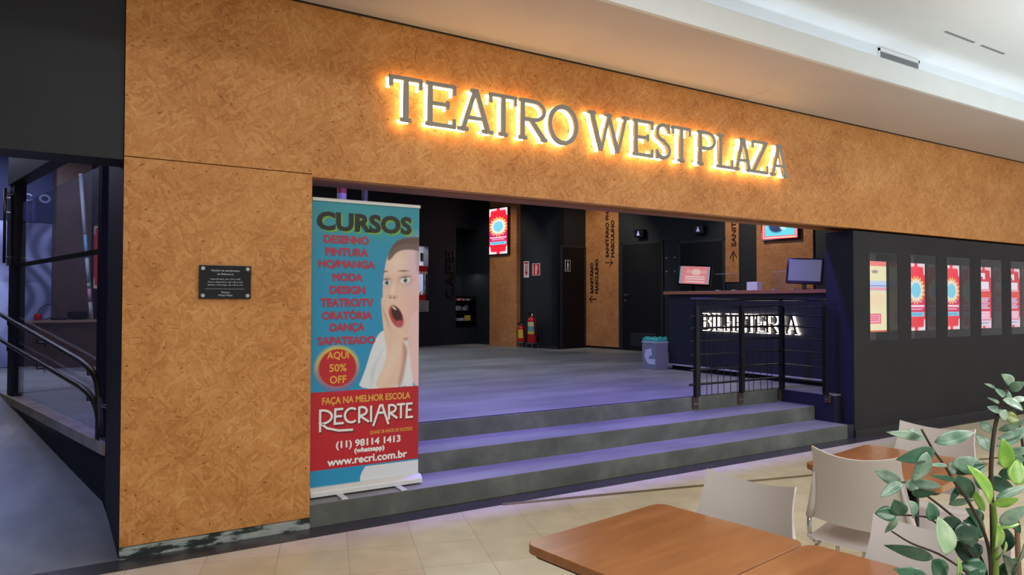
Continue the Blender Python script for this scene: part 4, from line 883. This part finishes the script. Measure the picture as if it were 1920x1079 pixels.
# bench with things on it
t = thing('wooden_bench_counter', 'low brown wood-board counter beyond the glass partition', 'counter', uv(-9.3, 2.1, FL), RC)
MB().box(0, 2.2, 0, .34, 0, .70).build('body', noise_mat('bench_brown', [(0.3, '#4a352b'), (0.7, '#604636')], 4, rough=0.55), t); MB().box(-.02, 2.22, -.03, .34, .70, .735).build('top', mat('pale_wood_top', '#a58a68', .5), t)
BT = FL + .736
t = thing('white_pole', 'white leaning pole with blue and green bands beyond the glass partition', 'pole', uv(-8.43, 2.22, BT + .002), RC)
tp = Vector((-.15, .15, 2.32)); sg_ = ((0, .12, '#b0a6ae'), (.12, .21, '#b98f9a'), (.21, .25, '#8fae9a'), (.25, .42, '#a9b2bc'), (.42, .58, '#7ba6c4'), (.58, 1, '#c5c8d2'))
for a, b_, c in sg_: MB().tube([tp * a, tp * b_], .028, 14).build('segment', mat('pole_' + c[1:], c, .4), t, smooth=True)
t = thing('desk_lamp', 'small black lamp box on the low counter at the foot of the white pole', 'lamp', uv(-8.62, 2.25, BT), RC)
MB().box(-.13, .13, -.06, .06, .02, .13).build('head', BLACK, t, bevel=.012); MB().box(-.10, .10, -.05, .05, 0, .02).build('base', BLACKM, t)
t = thing('red_can', 'small red can on the low counter beyond the glass partition', 'can', uv(-9.14, 2.25, BT), RC); MB().lathe([(.05, 0), (.055, .005), (.055, .09), (.05, .1), (.045, .1)], 20).build('can_body', mat('can_red', '#b5222c', .3), t, smooth=True)
t = thing('metal_hoop', 'thin dark hoop standing on the low counter', 'hoop', uv(-9.0, 2.36, BT + .004), RC)
MB().tube([(.125 * math.cos(R(k * 10)), .05 * math.sin(R(k * 10)), .125 + .115 * math.sin(R(k * 10 + 20))) for k in range(37)], .008, 8).build('ring', BLACKM, t, smooth=True)
t = thing('laptop_tray', 'flat dark tray on the low counter beside the black lamp', 'tray', uv(-8.98, 2.13, BT), RC); MB().box(0, .2, 0, .12, 0, .018).build('base', BLACK, t, bevel=.003); MB().box(0, .2, 0, .006, .018, .035).build('lip', BLACKM, t)
# mural and posters on the back wall
def mural():
    im = canvas(130, 190, '#aab3da'); X, Y = coords(im)
    n = np.zeros(X.shape)
    for k in range(5): n += np.sin(X * (9 + 5 * k) + 3 * np.sin(Y * (6 + 3 * k) + k)) * .5 ** k
    put(im, np.clip(.5 + .4 * n, 0, 1) * (Y < .42), '#59597a', .8); put(im, np.clip((X - .50) / .2, 0, 1) * np.clip(.5 + .6 * np.sin(X * 40 + 6 * np.sin(Y * 9)), 0, 1), '#4d5170', .8)
    put(im, ell(X, Y, .22, .62, .36, .40, 8, .2), '#b4bde0', .95); put(im, np.clip((Y - .78) / .25, 0, 1) * np.clip((X - .3) / .25, 0, 1), '#5c6488', .7)
    for ex in (.34, .02):
        put(im, ell(X, Y, ex, .565, .10, .022, -8, .5), '#54597c', .9); put(im, ell(X, Y, ex, .568, .07, .014, -8, .3), '#c9d0ea'); put(im, ell(X, Y, ex + .01, .567, .026, .016, 0, .3), '#23263c'); put(im, ell(X, Y, ex, .525, .11, .008, -10, .6), '#4a4f70', .9)
    put(im, ell(X, Y, .17, .70, .03, .06, 0, .9), '#8f98c4', .8); put(im, ell(X, Y, .16, .735, .05, .014, 0, .6), '#646b94', .9); put(im, ell(X, Y, .15, .83, .11, .022, 0, .4), '#6a5f8c', .9)
    return im
t = thing('wall_mural', 'large bluish photo mural of a face on the back wall', 'mural', uv(-10.35, 2.745, FL + .01), RC)
g = grid('print', 1.46, 2.26, mural(), vcol_mat('mural_print', .6), t, y=-.012); MB().box(0, 1.46, -.011, 0, 0, 2.26).build('backing', BLACK, t)
t = thing('wall_lettering', 'pale letters on the blue wall above the mural', 'lettering', uv(-9.2, 2.72, 3.12), RC)
b = MB(); b.ribbon(arc(.20, 0, .065, .055, 0, 360, 24)[:-1], .03, -.01, -.001, closed=True); b.ribbon(arc(-.02, 0, .055, .05, 30, 330, 20), .022, -.01, -.001); b.build('letters', mat('pale_letter', '#9aa0c4', .4), t)
t = thing('wall_poster', 'narrow red poster at the end of the low counter', 'poster', uv(-8.33, 2.745, 1.67), RC); MB().box(0, .3, -.02, 0, 0, 1.13).build('frame', BLACKM, t)
im = canvas(24, 90, '#c01f38'); gx, gy = coords(im); scallop(im, gx, gy, '#e8c8d0'); g = grid('print', .24, 1.06, im, vcol_mat('poster_glow_red', .4, emit=.35), t, y=-.0215); g.location = (.03, 0, .035)  # poster colour is given as glow, brightness built into the material

# ------------------------------------------------------------------ mall tables, chairs and plant
def wood():
    m, t_, b = nt('cherry_veneer'); co = N(t_, 'ShaderNodeTexCoord').outputs['Object']
    n = N(t_, 'ShaderNodeTexNoise', Scale=3.0, Detail=8.0, Roughness=.6, Distortion=.4); t_.links.new(mapping(t_, co, scale=(1.0, 7.0, 1.0)), n.inputs['Vector'])
    n2 = N(t_, 'ShaderNodeTexNoise', Scale=2.2, Detail=2.0); t_.links.new(co, n2.inputs['Vector'])
    c = mixc(t_, .35, ramp(t_, n.outputs['Fac'], [(.3, '#85502f'), (.5, '#9b6138'), (.72, '#ae764c')]), ramp(t_, n2.outputs['Fac'], [(.35, '#905832'), (.65, '#aa7148')]))
    t_.links.new(c, b.inputs['Base Color']); b.inputs['Roughness'].default_value = .30; b.inputs['Coat Weight'].default_value = .3; b.inputs['Coat Roughness'].default_value = .12; return m
WOOD = wood()
TW, TD = .68, .57
def rrect(x0, x1, y0, y1, r, n=6):
    return [(cx + r * math.cos(R(a + 90 * k / n)), cy + r * math.sin(R(a + 90 * k / n))) for cx, cy, a in ((x1 - r, y1 - r, 0), (x0 + r, y1 - r, 90), (x0 + r, y0 + r, 180), (x1 - r, y0 + r, 270)) for k in range(n + 1)]
def make_table(lb, loc, rot):
    t = thing('cafe_table', lb, 'table', loc, rot, 'square wooden cafe tables')
    MB().prism_z(rrect(-TW / 2, TW / 2, -TD / 2, TD / 2, .045), .722, .75).build('tabletop', WOOD, t, bevel=.003)
    MB().prism_z(rrect(-TW / 2 + .02, TW / 2 - .02, -TD / 2 + .02, TD / 2 - .02, .03), .708, .722).build('underside', mat('table_underside', '#4a2a18', .5), t)
    MB().lathe([(.035, .03), (.035, .70)], 16, c=(-.15, 0)).build('column', BLACKM, t, smooth=True)
    b = MB(); b.box(-.33, .07, -.035, .035, 0, .03); b.box(-.185, -.115, -.24, .24, 0.0, .029); b.build('base', BLACKM, t, bevel=.004)
    b = MB(); b.box(-.3, .2, -.02, .02, .695, .708); b.box(-.17, -.13, -.2, .2, .694, .707); b.build('top_bracket', BLACKM, t)
    return t
e1 = Vector((math.cos(R(9)), math.sin(R(9)), 0)); e2 = Vector((e1.y, -e1.x, 0)); T0 = Vector((1.858, -2.705, 0))
t1 = make_table('polished wooden cafe table nearest the steps, in the lower middle', T0 - e1 * TW / 2 + e2 * TD / 2, R(9))
dup(t1, 'polished wooden cafe table pushed against the first one, at the bottom edge', T0 - e1 * TW / 2 + e2 * (TD * 1.5 + .006))
dup(t1, 'polished wooden cafe table farther away, half hidden by chair and plant', Vector((2.885, -2.575, 0)) + e1 * TW / 2 + e2 * TD / 2, R(189))
SHELL = mat('beige_plastic_shell', '#cdc7c6', .42)
def shell(fn, nu, nv, th):
    vs_ = []; n = (nu + 1) * (nv + 1)
    P = [[Vector(fn(i / nu, j / nv)) for i in range(nu + 1)] for j in range(nv + 1)]
    for sgn in (0, 1):
        for j in range(nv + 1):
            for i in range(nu + 1):
                a = P[j][min(i + 1, nu)] - P[j][max(i - 1, 0)]; c = P[min(j + 1, nv)][i] - P[max(j - 1, 0)][i]; nn = a.cross(c).normalized(); vs_.append(P[j][i] + nn * (th * (sgn - .5)))
    q = lambda i, j, s: s * n + j * (nu + 1) + i; fs = []
    for j in range(nv):
        for i in range(nu): fs += [(q(i, j, 1), q(i + 1, j, 1), q(i + 1, j + 1, 1), q(i, j + 1, 1)), (q(i, j, 0), q(i, j + 1, 0), q(i + 1, j + 1, 0), q(i + 1, j, 0))]
    rim = [(i, 0) for i in range(nu)] + [(nu, j) for j in range(nv)] + [(i, nv) for i in range(nu, 0, -1)] + [(0, j) for j in range(nv, 0, -1)]
    m = len(rim); o = len(vs_); vs_ += [vs_[q(i, j, 0)] for i, j in rim] + [vs_[q(i, j, 1)] for i, j in rim]
    fs += [(o + k, o + (k + 1) % m, o + m + (k + 1) % m, o + m + k) for k in range(m)]
    return MB().add(vs_, fs)
def back_fn(s, t_):
    x = (s - .5) * 2; wd = .230 - .05 * min(1, t_ * 1.25) ** .8; z0 = .520 - .012 * (1 - x * x); z1 = .855 - .028 * (1 - x * x)
    return (x * wd, -.215 - .085 * t_ ** 1.3 + .045 * x * x, z0 + (z1 - z0) * t_)
def seat_fn(s, t_):
    x = (s - .5) * 2; y = -.255 + .415 * t_
    return (x * (.205 + .01 * t_), y, .425 + .012 * x * x - .02 * max(0, (t_ - .75) * 4) ** 2 + .01 * max(0, (.2 - t_) * 5) ** 2)
def make_chair(lb, loc, rot):
    t = thing('cafe_chair', lb, 'chair', loc, rot, 'beige cafe chairs')
    shell(back_fn, 16, 14, .007).build('backrest', SHELL, t, smooth=True, bevel=0)
    shell(seat_fn, 12, 14, .008).build('seat', SHELL, t, smooth=True)
    for sx in (-1, 1):
        p = [back_fn(.5 + sx * .47, k / 4) for k in (2.6, 1.6, .8, 0)]
        MB().tube([(a, b - .014, c) for a, b, c in p], [.004, .012, .0155, .0165], 10).build('sleeve', SHELL, t, smooth=True)
        a, b, c = p[-1]
        MB().tube([(a, b - .014, c + .02), (a, b - .018, .46), (a * .99, b - .012, .425), (a * .96, b + .02, .402), (a * .90, -.10, .400), (a * .86, .09, .400), (a * .86, .125, .385)], .010, 8).build('frame_tube', CHROME, t, smooth=True)
        MB().tube([(a * .86, .125, .385), (a * .90, .137, .36), (a * 1.04, .15, 0)], .010, 8).build('leg', CHROME, t, smooth=True)
        MB().tube([(a * .90, -.10, .400), (a * .95, -.13, .37), (a * 1.04, -.235, 0)], .010, 8).build('leg', CHROME, t, smooth=True)
    MB().tube([(-.19, .06, .399), (.19, .06, .399)], .009, 8).build('cross_tube', CHROME, t, smooth=True)
    return t
# chair front is local +y
fa = lambda f: math.atan2(f.y, f.x) - math.pi / 2
fA = -e1; c1 = make_chair('beige plastic chair facing the camera across the nearest table', Vector((2.14, -2.905, 0)) + fA * .285, fa(fA))
dup(c1, 'beige plastic chair behind the lower leaves of the plant', Vector((2.14, -3.575, 0)) + fA * .285, fa(fA))
fB = Vector((.962, .272, 0)); dup(c1, 'beige plastic chair with its back turned, in front of the farther table', Vector((2.838, -2.850, 0)) + fB * .285, fa(fB))
dup(c1, 'beige plastic chair on the far side of the farther table', Vector((3.90, -2.66, 0)) + fA * .285, fa(fA))

LEAFM = {}
def leaf_mat(k, a, b_, rough=.24):
    m, t_, b = nt('leaf_' + k); g_ = N(t_, 'ShaderNodeTexCoord').outputs['Object']
    n = N(t_, 'ShaderNodeTexNoise', Scale=38.0, Detail=4.0); t_.links.new(g_, n.inputs['Vector']); t_.links.new(ramp(t_, n.outputs['Fac'], [(.35, a), (.65, b_)]), b.inputs['Base Color'])
    b.inputs['Roughness'].default_value = rough; b.inputs['Subsurface Weight'].default_value = 0.0; LEAFM[k] = m
for k, a, b_ in (('g', '#5f8874', '#a5c2af'), ('d', '#2f5a44', '#477259'), ('v', '#1f3a2c', '#31503d'), ('b', '#6aa336', '#9cc95a'), ('b2', '#71873a', '#8ea04e'), ('p', '#8fb38c', '#b9cfae')): leaf_mat(k, a, b_)
STEMM = {'k': mat('stem_brown', '#3b3029', .5), 'b': mat('stem_green', '#6f8f3c', .5), 'n': mat('stem_tan', '#7a5d48', .6)}
STEMS=[('k',0.0048,[(1.2897,-4.0897,0.9622),(1.2942,-4.0886,1.0490),(1.2970,-4.0869,1.1525),(1.3056,-4.0821,1.2210),(1.3205,-4.0809,1.2818),(1.3404,-4.0824,1.3236),(1.3534,-4.0851,1.3475),(1.3644,-4.0862,1.3588)]),('k',0.0032,[(1.2882,-4.0888,0.9622),(1.2736,-4.0941,1.0713),(1.2531,-4.0945,1.1269),(1.2196,-4.0869,1.1814),(1.1904,-4.0814,1.2139),(1.1703,-4.0757,1.2430),(1.1505,-4.0699,1.2668),(1.1241,-4.0662,1.3014)]),('k',0.0028,[(1.2845,-4.0865,0.9622),(1.2891,-4.0797,1.0550),(1.2626,-4.0534,1.1271),(1.2500,-4.0344,1.1509),(1.2331,-4.0128,1.1725),(1.2150,-4.0021,1.1906),(1.1980,-3.9917,1.1933)]),('k',0.0026,[(1.2867,-4.0878,0.9622),(1.2322,-4.0915,1.0488),(1.1563,-4.0814,1.1023),(1.0933,-4.0667,1.1299),(1.0567,-4.0565,1.1519)]),('k',0.0024,[(1.2867,-4.0878,0.9622),(1.2503,-4.0911,1.0578),(1.1987,-4.0844,1.1231),(1.1591,-4.0724,1.1491),(1.1307,-4.0671,1.1648),(1.0817,-4.0488,1.1710)]),('b',0.0075,[(1.2833,-4.0971,0.9494),(1.2805,-4.0979,1.0548),(1.2797,-4.0990,1.1236),(1.2761,-4.0980,1.1715)]),('n',0.0070,[(1.3755,-4.0946,0.9256),(1.3931,-4.0843,1.0278),(1.4227,-4.0697,1.1288)]),('k',0.0036,[(1.3830,-4.0996,0.9438),(1.4310,-4.0858,1.0943),(1.4577,-4.0694,1.1999),(1.4599,-4.0608,1.2751),(1.4497,-4.0552,1.3041)])]
LEAVES=[((1.3698,-4.0896,1.3588),(1.3329,-4.0887,1.3781),0.0156,(-0.7719,-0.5784,0.2638),'g'),
((1.3532,-4.0909,1.3518),(1.3485,-4.1145,1.3662),0.0136,(-0.7894,-0.5540,0.2642),'g'),
((1.3321,-4.0894,1.3395),(1.3388,-4.0752,1.3547),0.0153,(-0.2276,-0.8417,0.4896),'g'),
((1.3323,-4.0781,1.3545),(1.2967,-4.0787,1.3639),0.0045,(-0.4833,-0.8531,0.1964),'g'),
((1.3388,-4.0815,1.3281),(1.2996,-4.0828,1.3401),0.0045,(-0.7915,-0.5953,0.1384),'g'),
((1.3294,-4.0871,1.3124),(1.3280,-4.0673,1.3226),0.0180,(-0.2038,-0.8376,0.5068),'g'),
((1.3159,-4.0906,1.3149),(1.3410,-4.0941,1.3062),0.0152,(-0.7331,-0.6465,0.2113),'g'),
((1.3321,-4.0893,1.3359),(1.3654,-4.1078,1.3186),0.0162,(-0.2714,-0.7978,0.5383),'g'),
((1.3776,-4.0819,1.3299),(1.4188,-4.0909,1.3327),0.0092,(-0.7438,-0.5421,0.3911),'g'),
((1.3584,-4.0820,1.3350),(1.3686,-4.0843,1.3465),0.0119,(-0.5154,-0.8484,0.1209),'g'),
((1.3685,-4.0756,1.3013),(1.3834,-4.0922,1.2987),0.0194,(-0.6717,-0.4932,0.5528),'b2'),
((1.3270,-4.0731,1.2781),(1.3250,-4.0567,1.2958),0.0136,(-0.4723,-0.8551,0.2139),'g'),
((1.3266,-4.0721,1.2463),(1.3221,-4.0518,1.2734),0.0218,(-0.3841,-0.7346,0.5593),'g'),
((1.3907,-4.0527,1.2443),(1.4522,-4.0766,1.2705),0.0133,(-0.4944,-0.8176,0.2953),'g'),
((1.3921,-4.0539,1.2575),(1.4418,-4.0851,1.2804),0.0114,(-0.5780,-0.8089,0.1077),'g'),
((1.4052,-4.0496,1.2289),(1.4409,-4.0891,1.2416),0.0153,(-0.2462,-0.9691,0.0145),'g'),
((1.4047,-4.0502,1.2709),(1.4149,-4.0896,1.2947),0.0115,(-0.4058,-0.8923,0.1980),'g'),
((1.3487,-4.0849,1.2164),(1.3420,-4.0859,1.2688),0.0236,(-0.5319,-0.8106,0.2449),'b'),
((1.3531,-4.0988,1.1917),(1.3775,-4.0914,1.2306),0.0252,(-0.7181,-0.6361,0.2823),'b'),
((1.3815,-4.0582,1.2163),(1.4026,-4.0948,1.2302),0.0169,(-0.4005,-0.8953,0.1948),'g'),
((1.3945,-4.0539,1.1951),(1.4231,-4.0861,1.2028),0.0189,(-0.2984,-0.9280,0.2232),'d'),
((1.1292,-4.0691,1.2881),(1.0767,-4.0394,1.2975),0.0117,(-0.1669,-0.9843,0.0569),'g'),
((1.1235,-4.0657,1.2930),(1.0813,-4.0717,1.3062),0.0075,(-0.6335,-0.5977,0.4914),'g'),
((1.1621,-4.0656,1.2775),(1.2177,-4.0992,1.2936),0.0178,(-0.7034,-0.6729,0.2288),'g'),
((1.1430,-4.0770,1.2681),(1.0711,-4.0574,1.2585),0.0200,(-0.5584,-0.8294,0.0141),'d'),
((1.1213,-4.0755,1.2685),(1.1086,-4.0608,1.2194),0.0223,(-0.1486,-0.8121,0.5643),'g'),
((1.2075,-4.0692,1.2425),(1.2659,-4.0968,1.2272),0.0242,(-0.1203,-0.9927,-0.0041),'g'),
((1.2206,-4.0650,1.2210),(1.2507,-4.1022,1.2404),0.0131,(-0.1064,-0.8736,0.4748),'d'),
((1.1694,-4.0810,1.2425),(1.1367,-4.0720,1.2463),0.0059,(-0.1269,-0.9089,0.3972),'g'),
((1.2107,-4.0707,1.2209),(1.2168,-4.0621,1.2400),0.0095,(-0.6796,-0.7222,0.1284),'g'),
((1.1826,-4.0885,1.2198),(1.1400,-4.0717,1.2292),0.0067,(-0.7564,-0.6016,0.2569),'d'),
((1.1880,-3.9974,1.1967),(1.1668,-3.9634,1.2103),0.0180,(-0.6583,-0.7526,-0.0127),'g'),
((1.1880,-3.9974,1.1958),(1.1313,-3.9947,1.1791),0.0153,(-0.6633,-0.5617,0.4945),'g'),
((1.1932,-4.0124,1.1984),(1.2235,-4.0449,1.1945),0.0134,(-0.6865,-0.7250,0.0558),'g'),
((1.1834,-4.0062,1.1957),(1.2250,-4.0092,1.1863),0.0179,(-0.5811,-0.8011,0.1437),'g'),
((1.2020,-4.0056,1.1769),(1.2092,-4.0419,1.1861),0.0117,(-0.8201,-0.5629,0.1033),'d'),
((1.2045,-4.0786,1.2225),(1.2296,-4.0886,1.1829),0.0223,(-0.7760,-0.6306,0.0112),'d'),
((1.2191,-4.0753,1.2028),(1.1996,-4.0692,1.1784),0.0078,(-0.5733,-0.5621,0.5962),'d'),
((1.2243,-4.0543,1.1676),(1.2350,-4.0892,1.1815),0.0097,(-0.4306,-0.7453,0.5091),'g'),
((1.2510,-4.1061,1.1764),(1.2108,-4.0941,1.2418),0.0240,(-0.0963,-0.9463,0.3086),'b'),
((1.2650,-4.1029,1.1735),(1.2805,-4.1338,1.1872),0.0130,(-0.5977,-0.8016,0.0092),'b'),
((1.2908,-4.0954,1.1766),(1.3245,-4.1272,1.2010),0.0114,(-0.5961,-0.5837,0.5513),'g'),
((1.2534,-4.0955,1.1614),(1.2463,-4.0784,1.1989),0.0112,(-0.5252,-0.8509,0.0052),'b'),
((1.2854,-4.1029,1.1384),(1.3023,-4.1344,1.1723),0.0183,(-0.7126,-0.6876,0.1394),'g'),
((1.2689,-4.1036,1.0993),(1.2529,-4.1165,1.1465),0.0207,(-0.1962,-0.9766,0.0877),'b'),
((1.2691,-4.1033,1.0837),(1.2547,-4.1276,1.1207),0.0164,(-0.1400,-0.9194,0.3676),'b'),
((1.2855,-4.1028,1.1315),(1.3374,-4.1119,1.1333),0.0070,(-0.4977,-0.6569,0.5664),'b'),
((1.0817,-4.0488,1.1710),(1.0569,-4.0304,1.1726),0.0198,(-0.2363,-0.8447,0.4802),'d'),
((1.0895,-4.0536,1.1702),(1.0741,-4.0509,1.1956),0.0206,(-0.7986,-0.5865,0.1352),'d'),
((1.0825,-4.0492,1.1694),(1.0814,-4.0318,1.1376),0.0124,(-0.1473,-0.8212,0.5513),'g'),
((1.1173,-4.0588,1.1647),(1.0966,-4.0622,1.1934),0.0192,(-0.3325,-0.7884,0.5176),'g'),
((1.1386,-4.0718,1.1581),(1.1390,-4.0702,1.1875),0.0225,(-0.2309,-0.9053,0.3565),'d'),
((1.1724,-4.0688,1.1460),(1.2042,-4.0852,1.1503),0.0212,(-0.3541,-0.9162,0.1875),'v'),
((1.1388,-4.0943,1.1120),(1.1444,-4.0801,1.1668),0.0376,(-0.1235,-0.9917,0.0367),'p'),
((1.1793,-4.0845,1.1332),(1.2354,-4.0971,1.1297),0.0286,(-0.1120,-0.9001,0.4210),'v'),
((1.1110,-4.0889,1.1115),(1.0221,-4.0675,1.1396),0.0154,(-0.1714,-0.9822,0.0766),'v'),
((1.1200,-4.0826,1.1054),(1.1566,-4.0825,1.0655),0.0254,(-0.3764,-0.9260,0.0282),'d'),
((1.0956,-4.0904,1.0766),(1.0315,-4.0770,1.1064),0.0209,(-0.3743,-0.8398,0.3934),'d'),
((1.2349,-4.0719,1.1427),(1.2759,-4.0880,1.1194),0.0296,(-0.1470,-0.9790,0.1413),'d'),
((1.1497,-4.1001,1.0728),(1.1236,-4.1201,1.1180),0.0106,(-0.1513,-0.9885,-0.0080),'b'),
((1.2332,-4.0930,1.0830),(1.2139,-4.0656,1.1125),0.0265,(-0.6861,-0.5277,0.5007),'v'),
((1.2354,-4.1059,1.0757),(1.2090,-4.0790,1.0790),0.0229,(-0.1794,-0.9139,0.3642),'d'),
((1.2621,-4.0877,1.1018),(1.2460,-4.0610,1.0837),0.0218,(-0.6685,-0.5997,0.4400),'v'),
((1.3073,-4.0907,1.0462),(1.3188,-4.1144,1.0795),0.0230,(-0.1596,-0.8606,0.4836),'d'),
((1.3527,-4.0841,1.0755),(1.3388,-4.0842,1.1229),0.0218,(-0.5014,-0.8652,0.0011),'v'),
((1.3286,-4.1036,1.0374),(1.2834,-4.1103,1.0900),0.0248,(-0.4158,-0.8418,0.3443),'v'),
((1.2100,-4.1135,1.0650),(1.2029,-4.0938,1.0723),0.0217,(-0.4280,-0.8993,0.0901),'d'),
((1.1815,-4.1078,1.0689),(1.1381,-4.0950,1.0653),0.0248,(-0.2697,-0.8943,0.3572),'v'),
((1.3662,-4.0919,1.0528),(1.3472,-4.1161,1.1081),0.0236,(-0.1962,-0.8340,0.5157),'d'),
((1.2821,-4.0772,1.1303),(1.2351,-4.0793,1.1644),0.0213,(-0.4689,-0.8402,0.2723),'d'),
((1.3441,-4.0576,1.1746),(1.3350,-4.0417,1.2000),0.0166,(-0.6640,-0.7303,0.1609),'d'),
((1.3838,-4.0353,1.1830),(1.4264,-4.0678,1.1656),0.0229,(-0.1154,-0.9920,0.0515),'d'),
((1.3794,-4.0666,1.1301),(1.3798,-4.0948,1.1055),0.0205,(-0.3489,-0.7522,0.5590),'v')]

PB = Vector((1.36, -4.17, 0.0))
t = thing('potted_plant', 'leafy green potted plant with glossy leaflets in the lower right corner', 'plant', PB)
b = MB(); b.lathe([(.12, 0), (.125, .01), (.165, .80), (.175, .80), (.175, .84), (.155, .84), (.15, .80)], 28); b.build('pot', mat('planter_grey', '#4a4a4c', .5), t, smooth=False)
MB().lathe([(.001, .80), (.15, .80)], 24, cap=False).build('soil', noise_mat('potting_soil', [(.3, '#2a1d14'), (.7, '#46331f')], 40, rough=.9), t)
for c, r, pts in STEMS:
    P = [Vector(p) - PB for p in pts]; s0 = P[0].copy(); s0.z = .78; s0.x *= .6; s0.y *= .6; P = [s0] + P
    # smooth the stem
    Q = []
    for i in range(len(P) - 1):
        p0, p1, p2, p3 = P[max(i - 1, 0)], P[i], P[i + 1], P[min(i + 2, len(P) - 1)]
        for k in range(5):
            u_ = k / 5; Q.append(.5 * ((2 * p1) + (p2 - p0) * u_ + (2 * p0 - 5 * p1 + 4 * p2 - p3) * u_ ** 2 + (3 * p1 - p0 - 3 * p2 + p3) * u_ ** 3))
    Q.append(P[-1]); n = len(Q)
    MB().tube(Q, [r * (1 - .5 * i / n) for i in range(n)], 8).build('stem', STEMM[c], t, smooth=True)
for base, tip, wd, nrm, c in LEAVES:
    B = Vector(base) - PB; T = Vector(tip) - PB; ax = T - B; ln = ax.length; ax.normalize(); nn = Vector(nrm); nn = (nn - ax * nn.dot(ax)).normalized(); sd = ax.cross(nn)
    vs_ = []; K = 10; shp = lambda u_: (math.sin(math.pi * min(1, u_ * 1.0) ** .8) ** .8) if 0 < u_ < 1 else 0.02
    curl = random.uniform(.04, .14) * ln
    for j in range(K + 1):
        u_ = j / K; wj = wd * .6 * shp(u_); cz = nn * (curl * 4 * u_ * (1 - u_) * .6 - curl * u_ * u_ * .5)
        for s__, dep in ((-1, .22), (-.5, .06), (0, 0), (.5, .06), (1, .22)): vs_.append(B + ax * (ln * u_) + cz + sd * (wj * s__) + nn * (wj * dep))
    b = MB().add(vs_, [(j * 5 + i, j * 5 + i + 1, (j + 1) * 5 + i + 1, (j + 1) * 5 + i) for j in range(K) for i in range(4)])
    o = b.build('leaflet', LEAFM[c], t, smooth=True); so = o.modifiers.new('thick', 'SOLIDIFY'); so.thickness = .0008
bpy.context.view_layer.update()
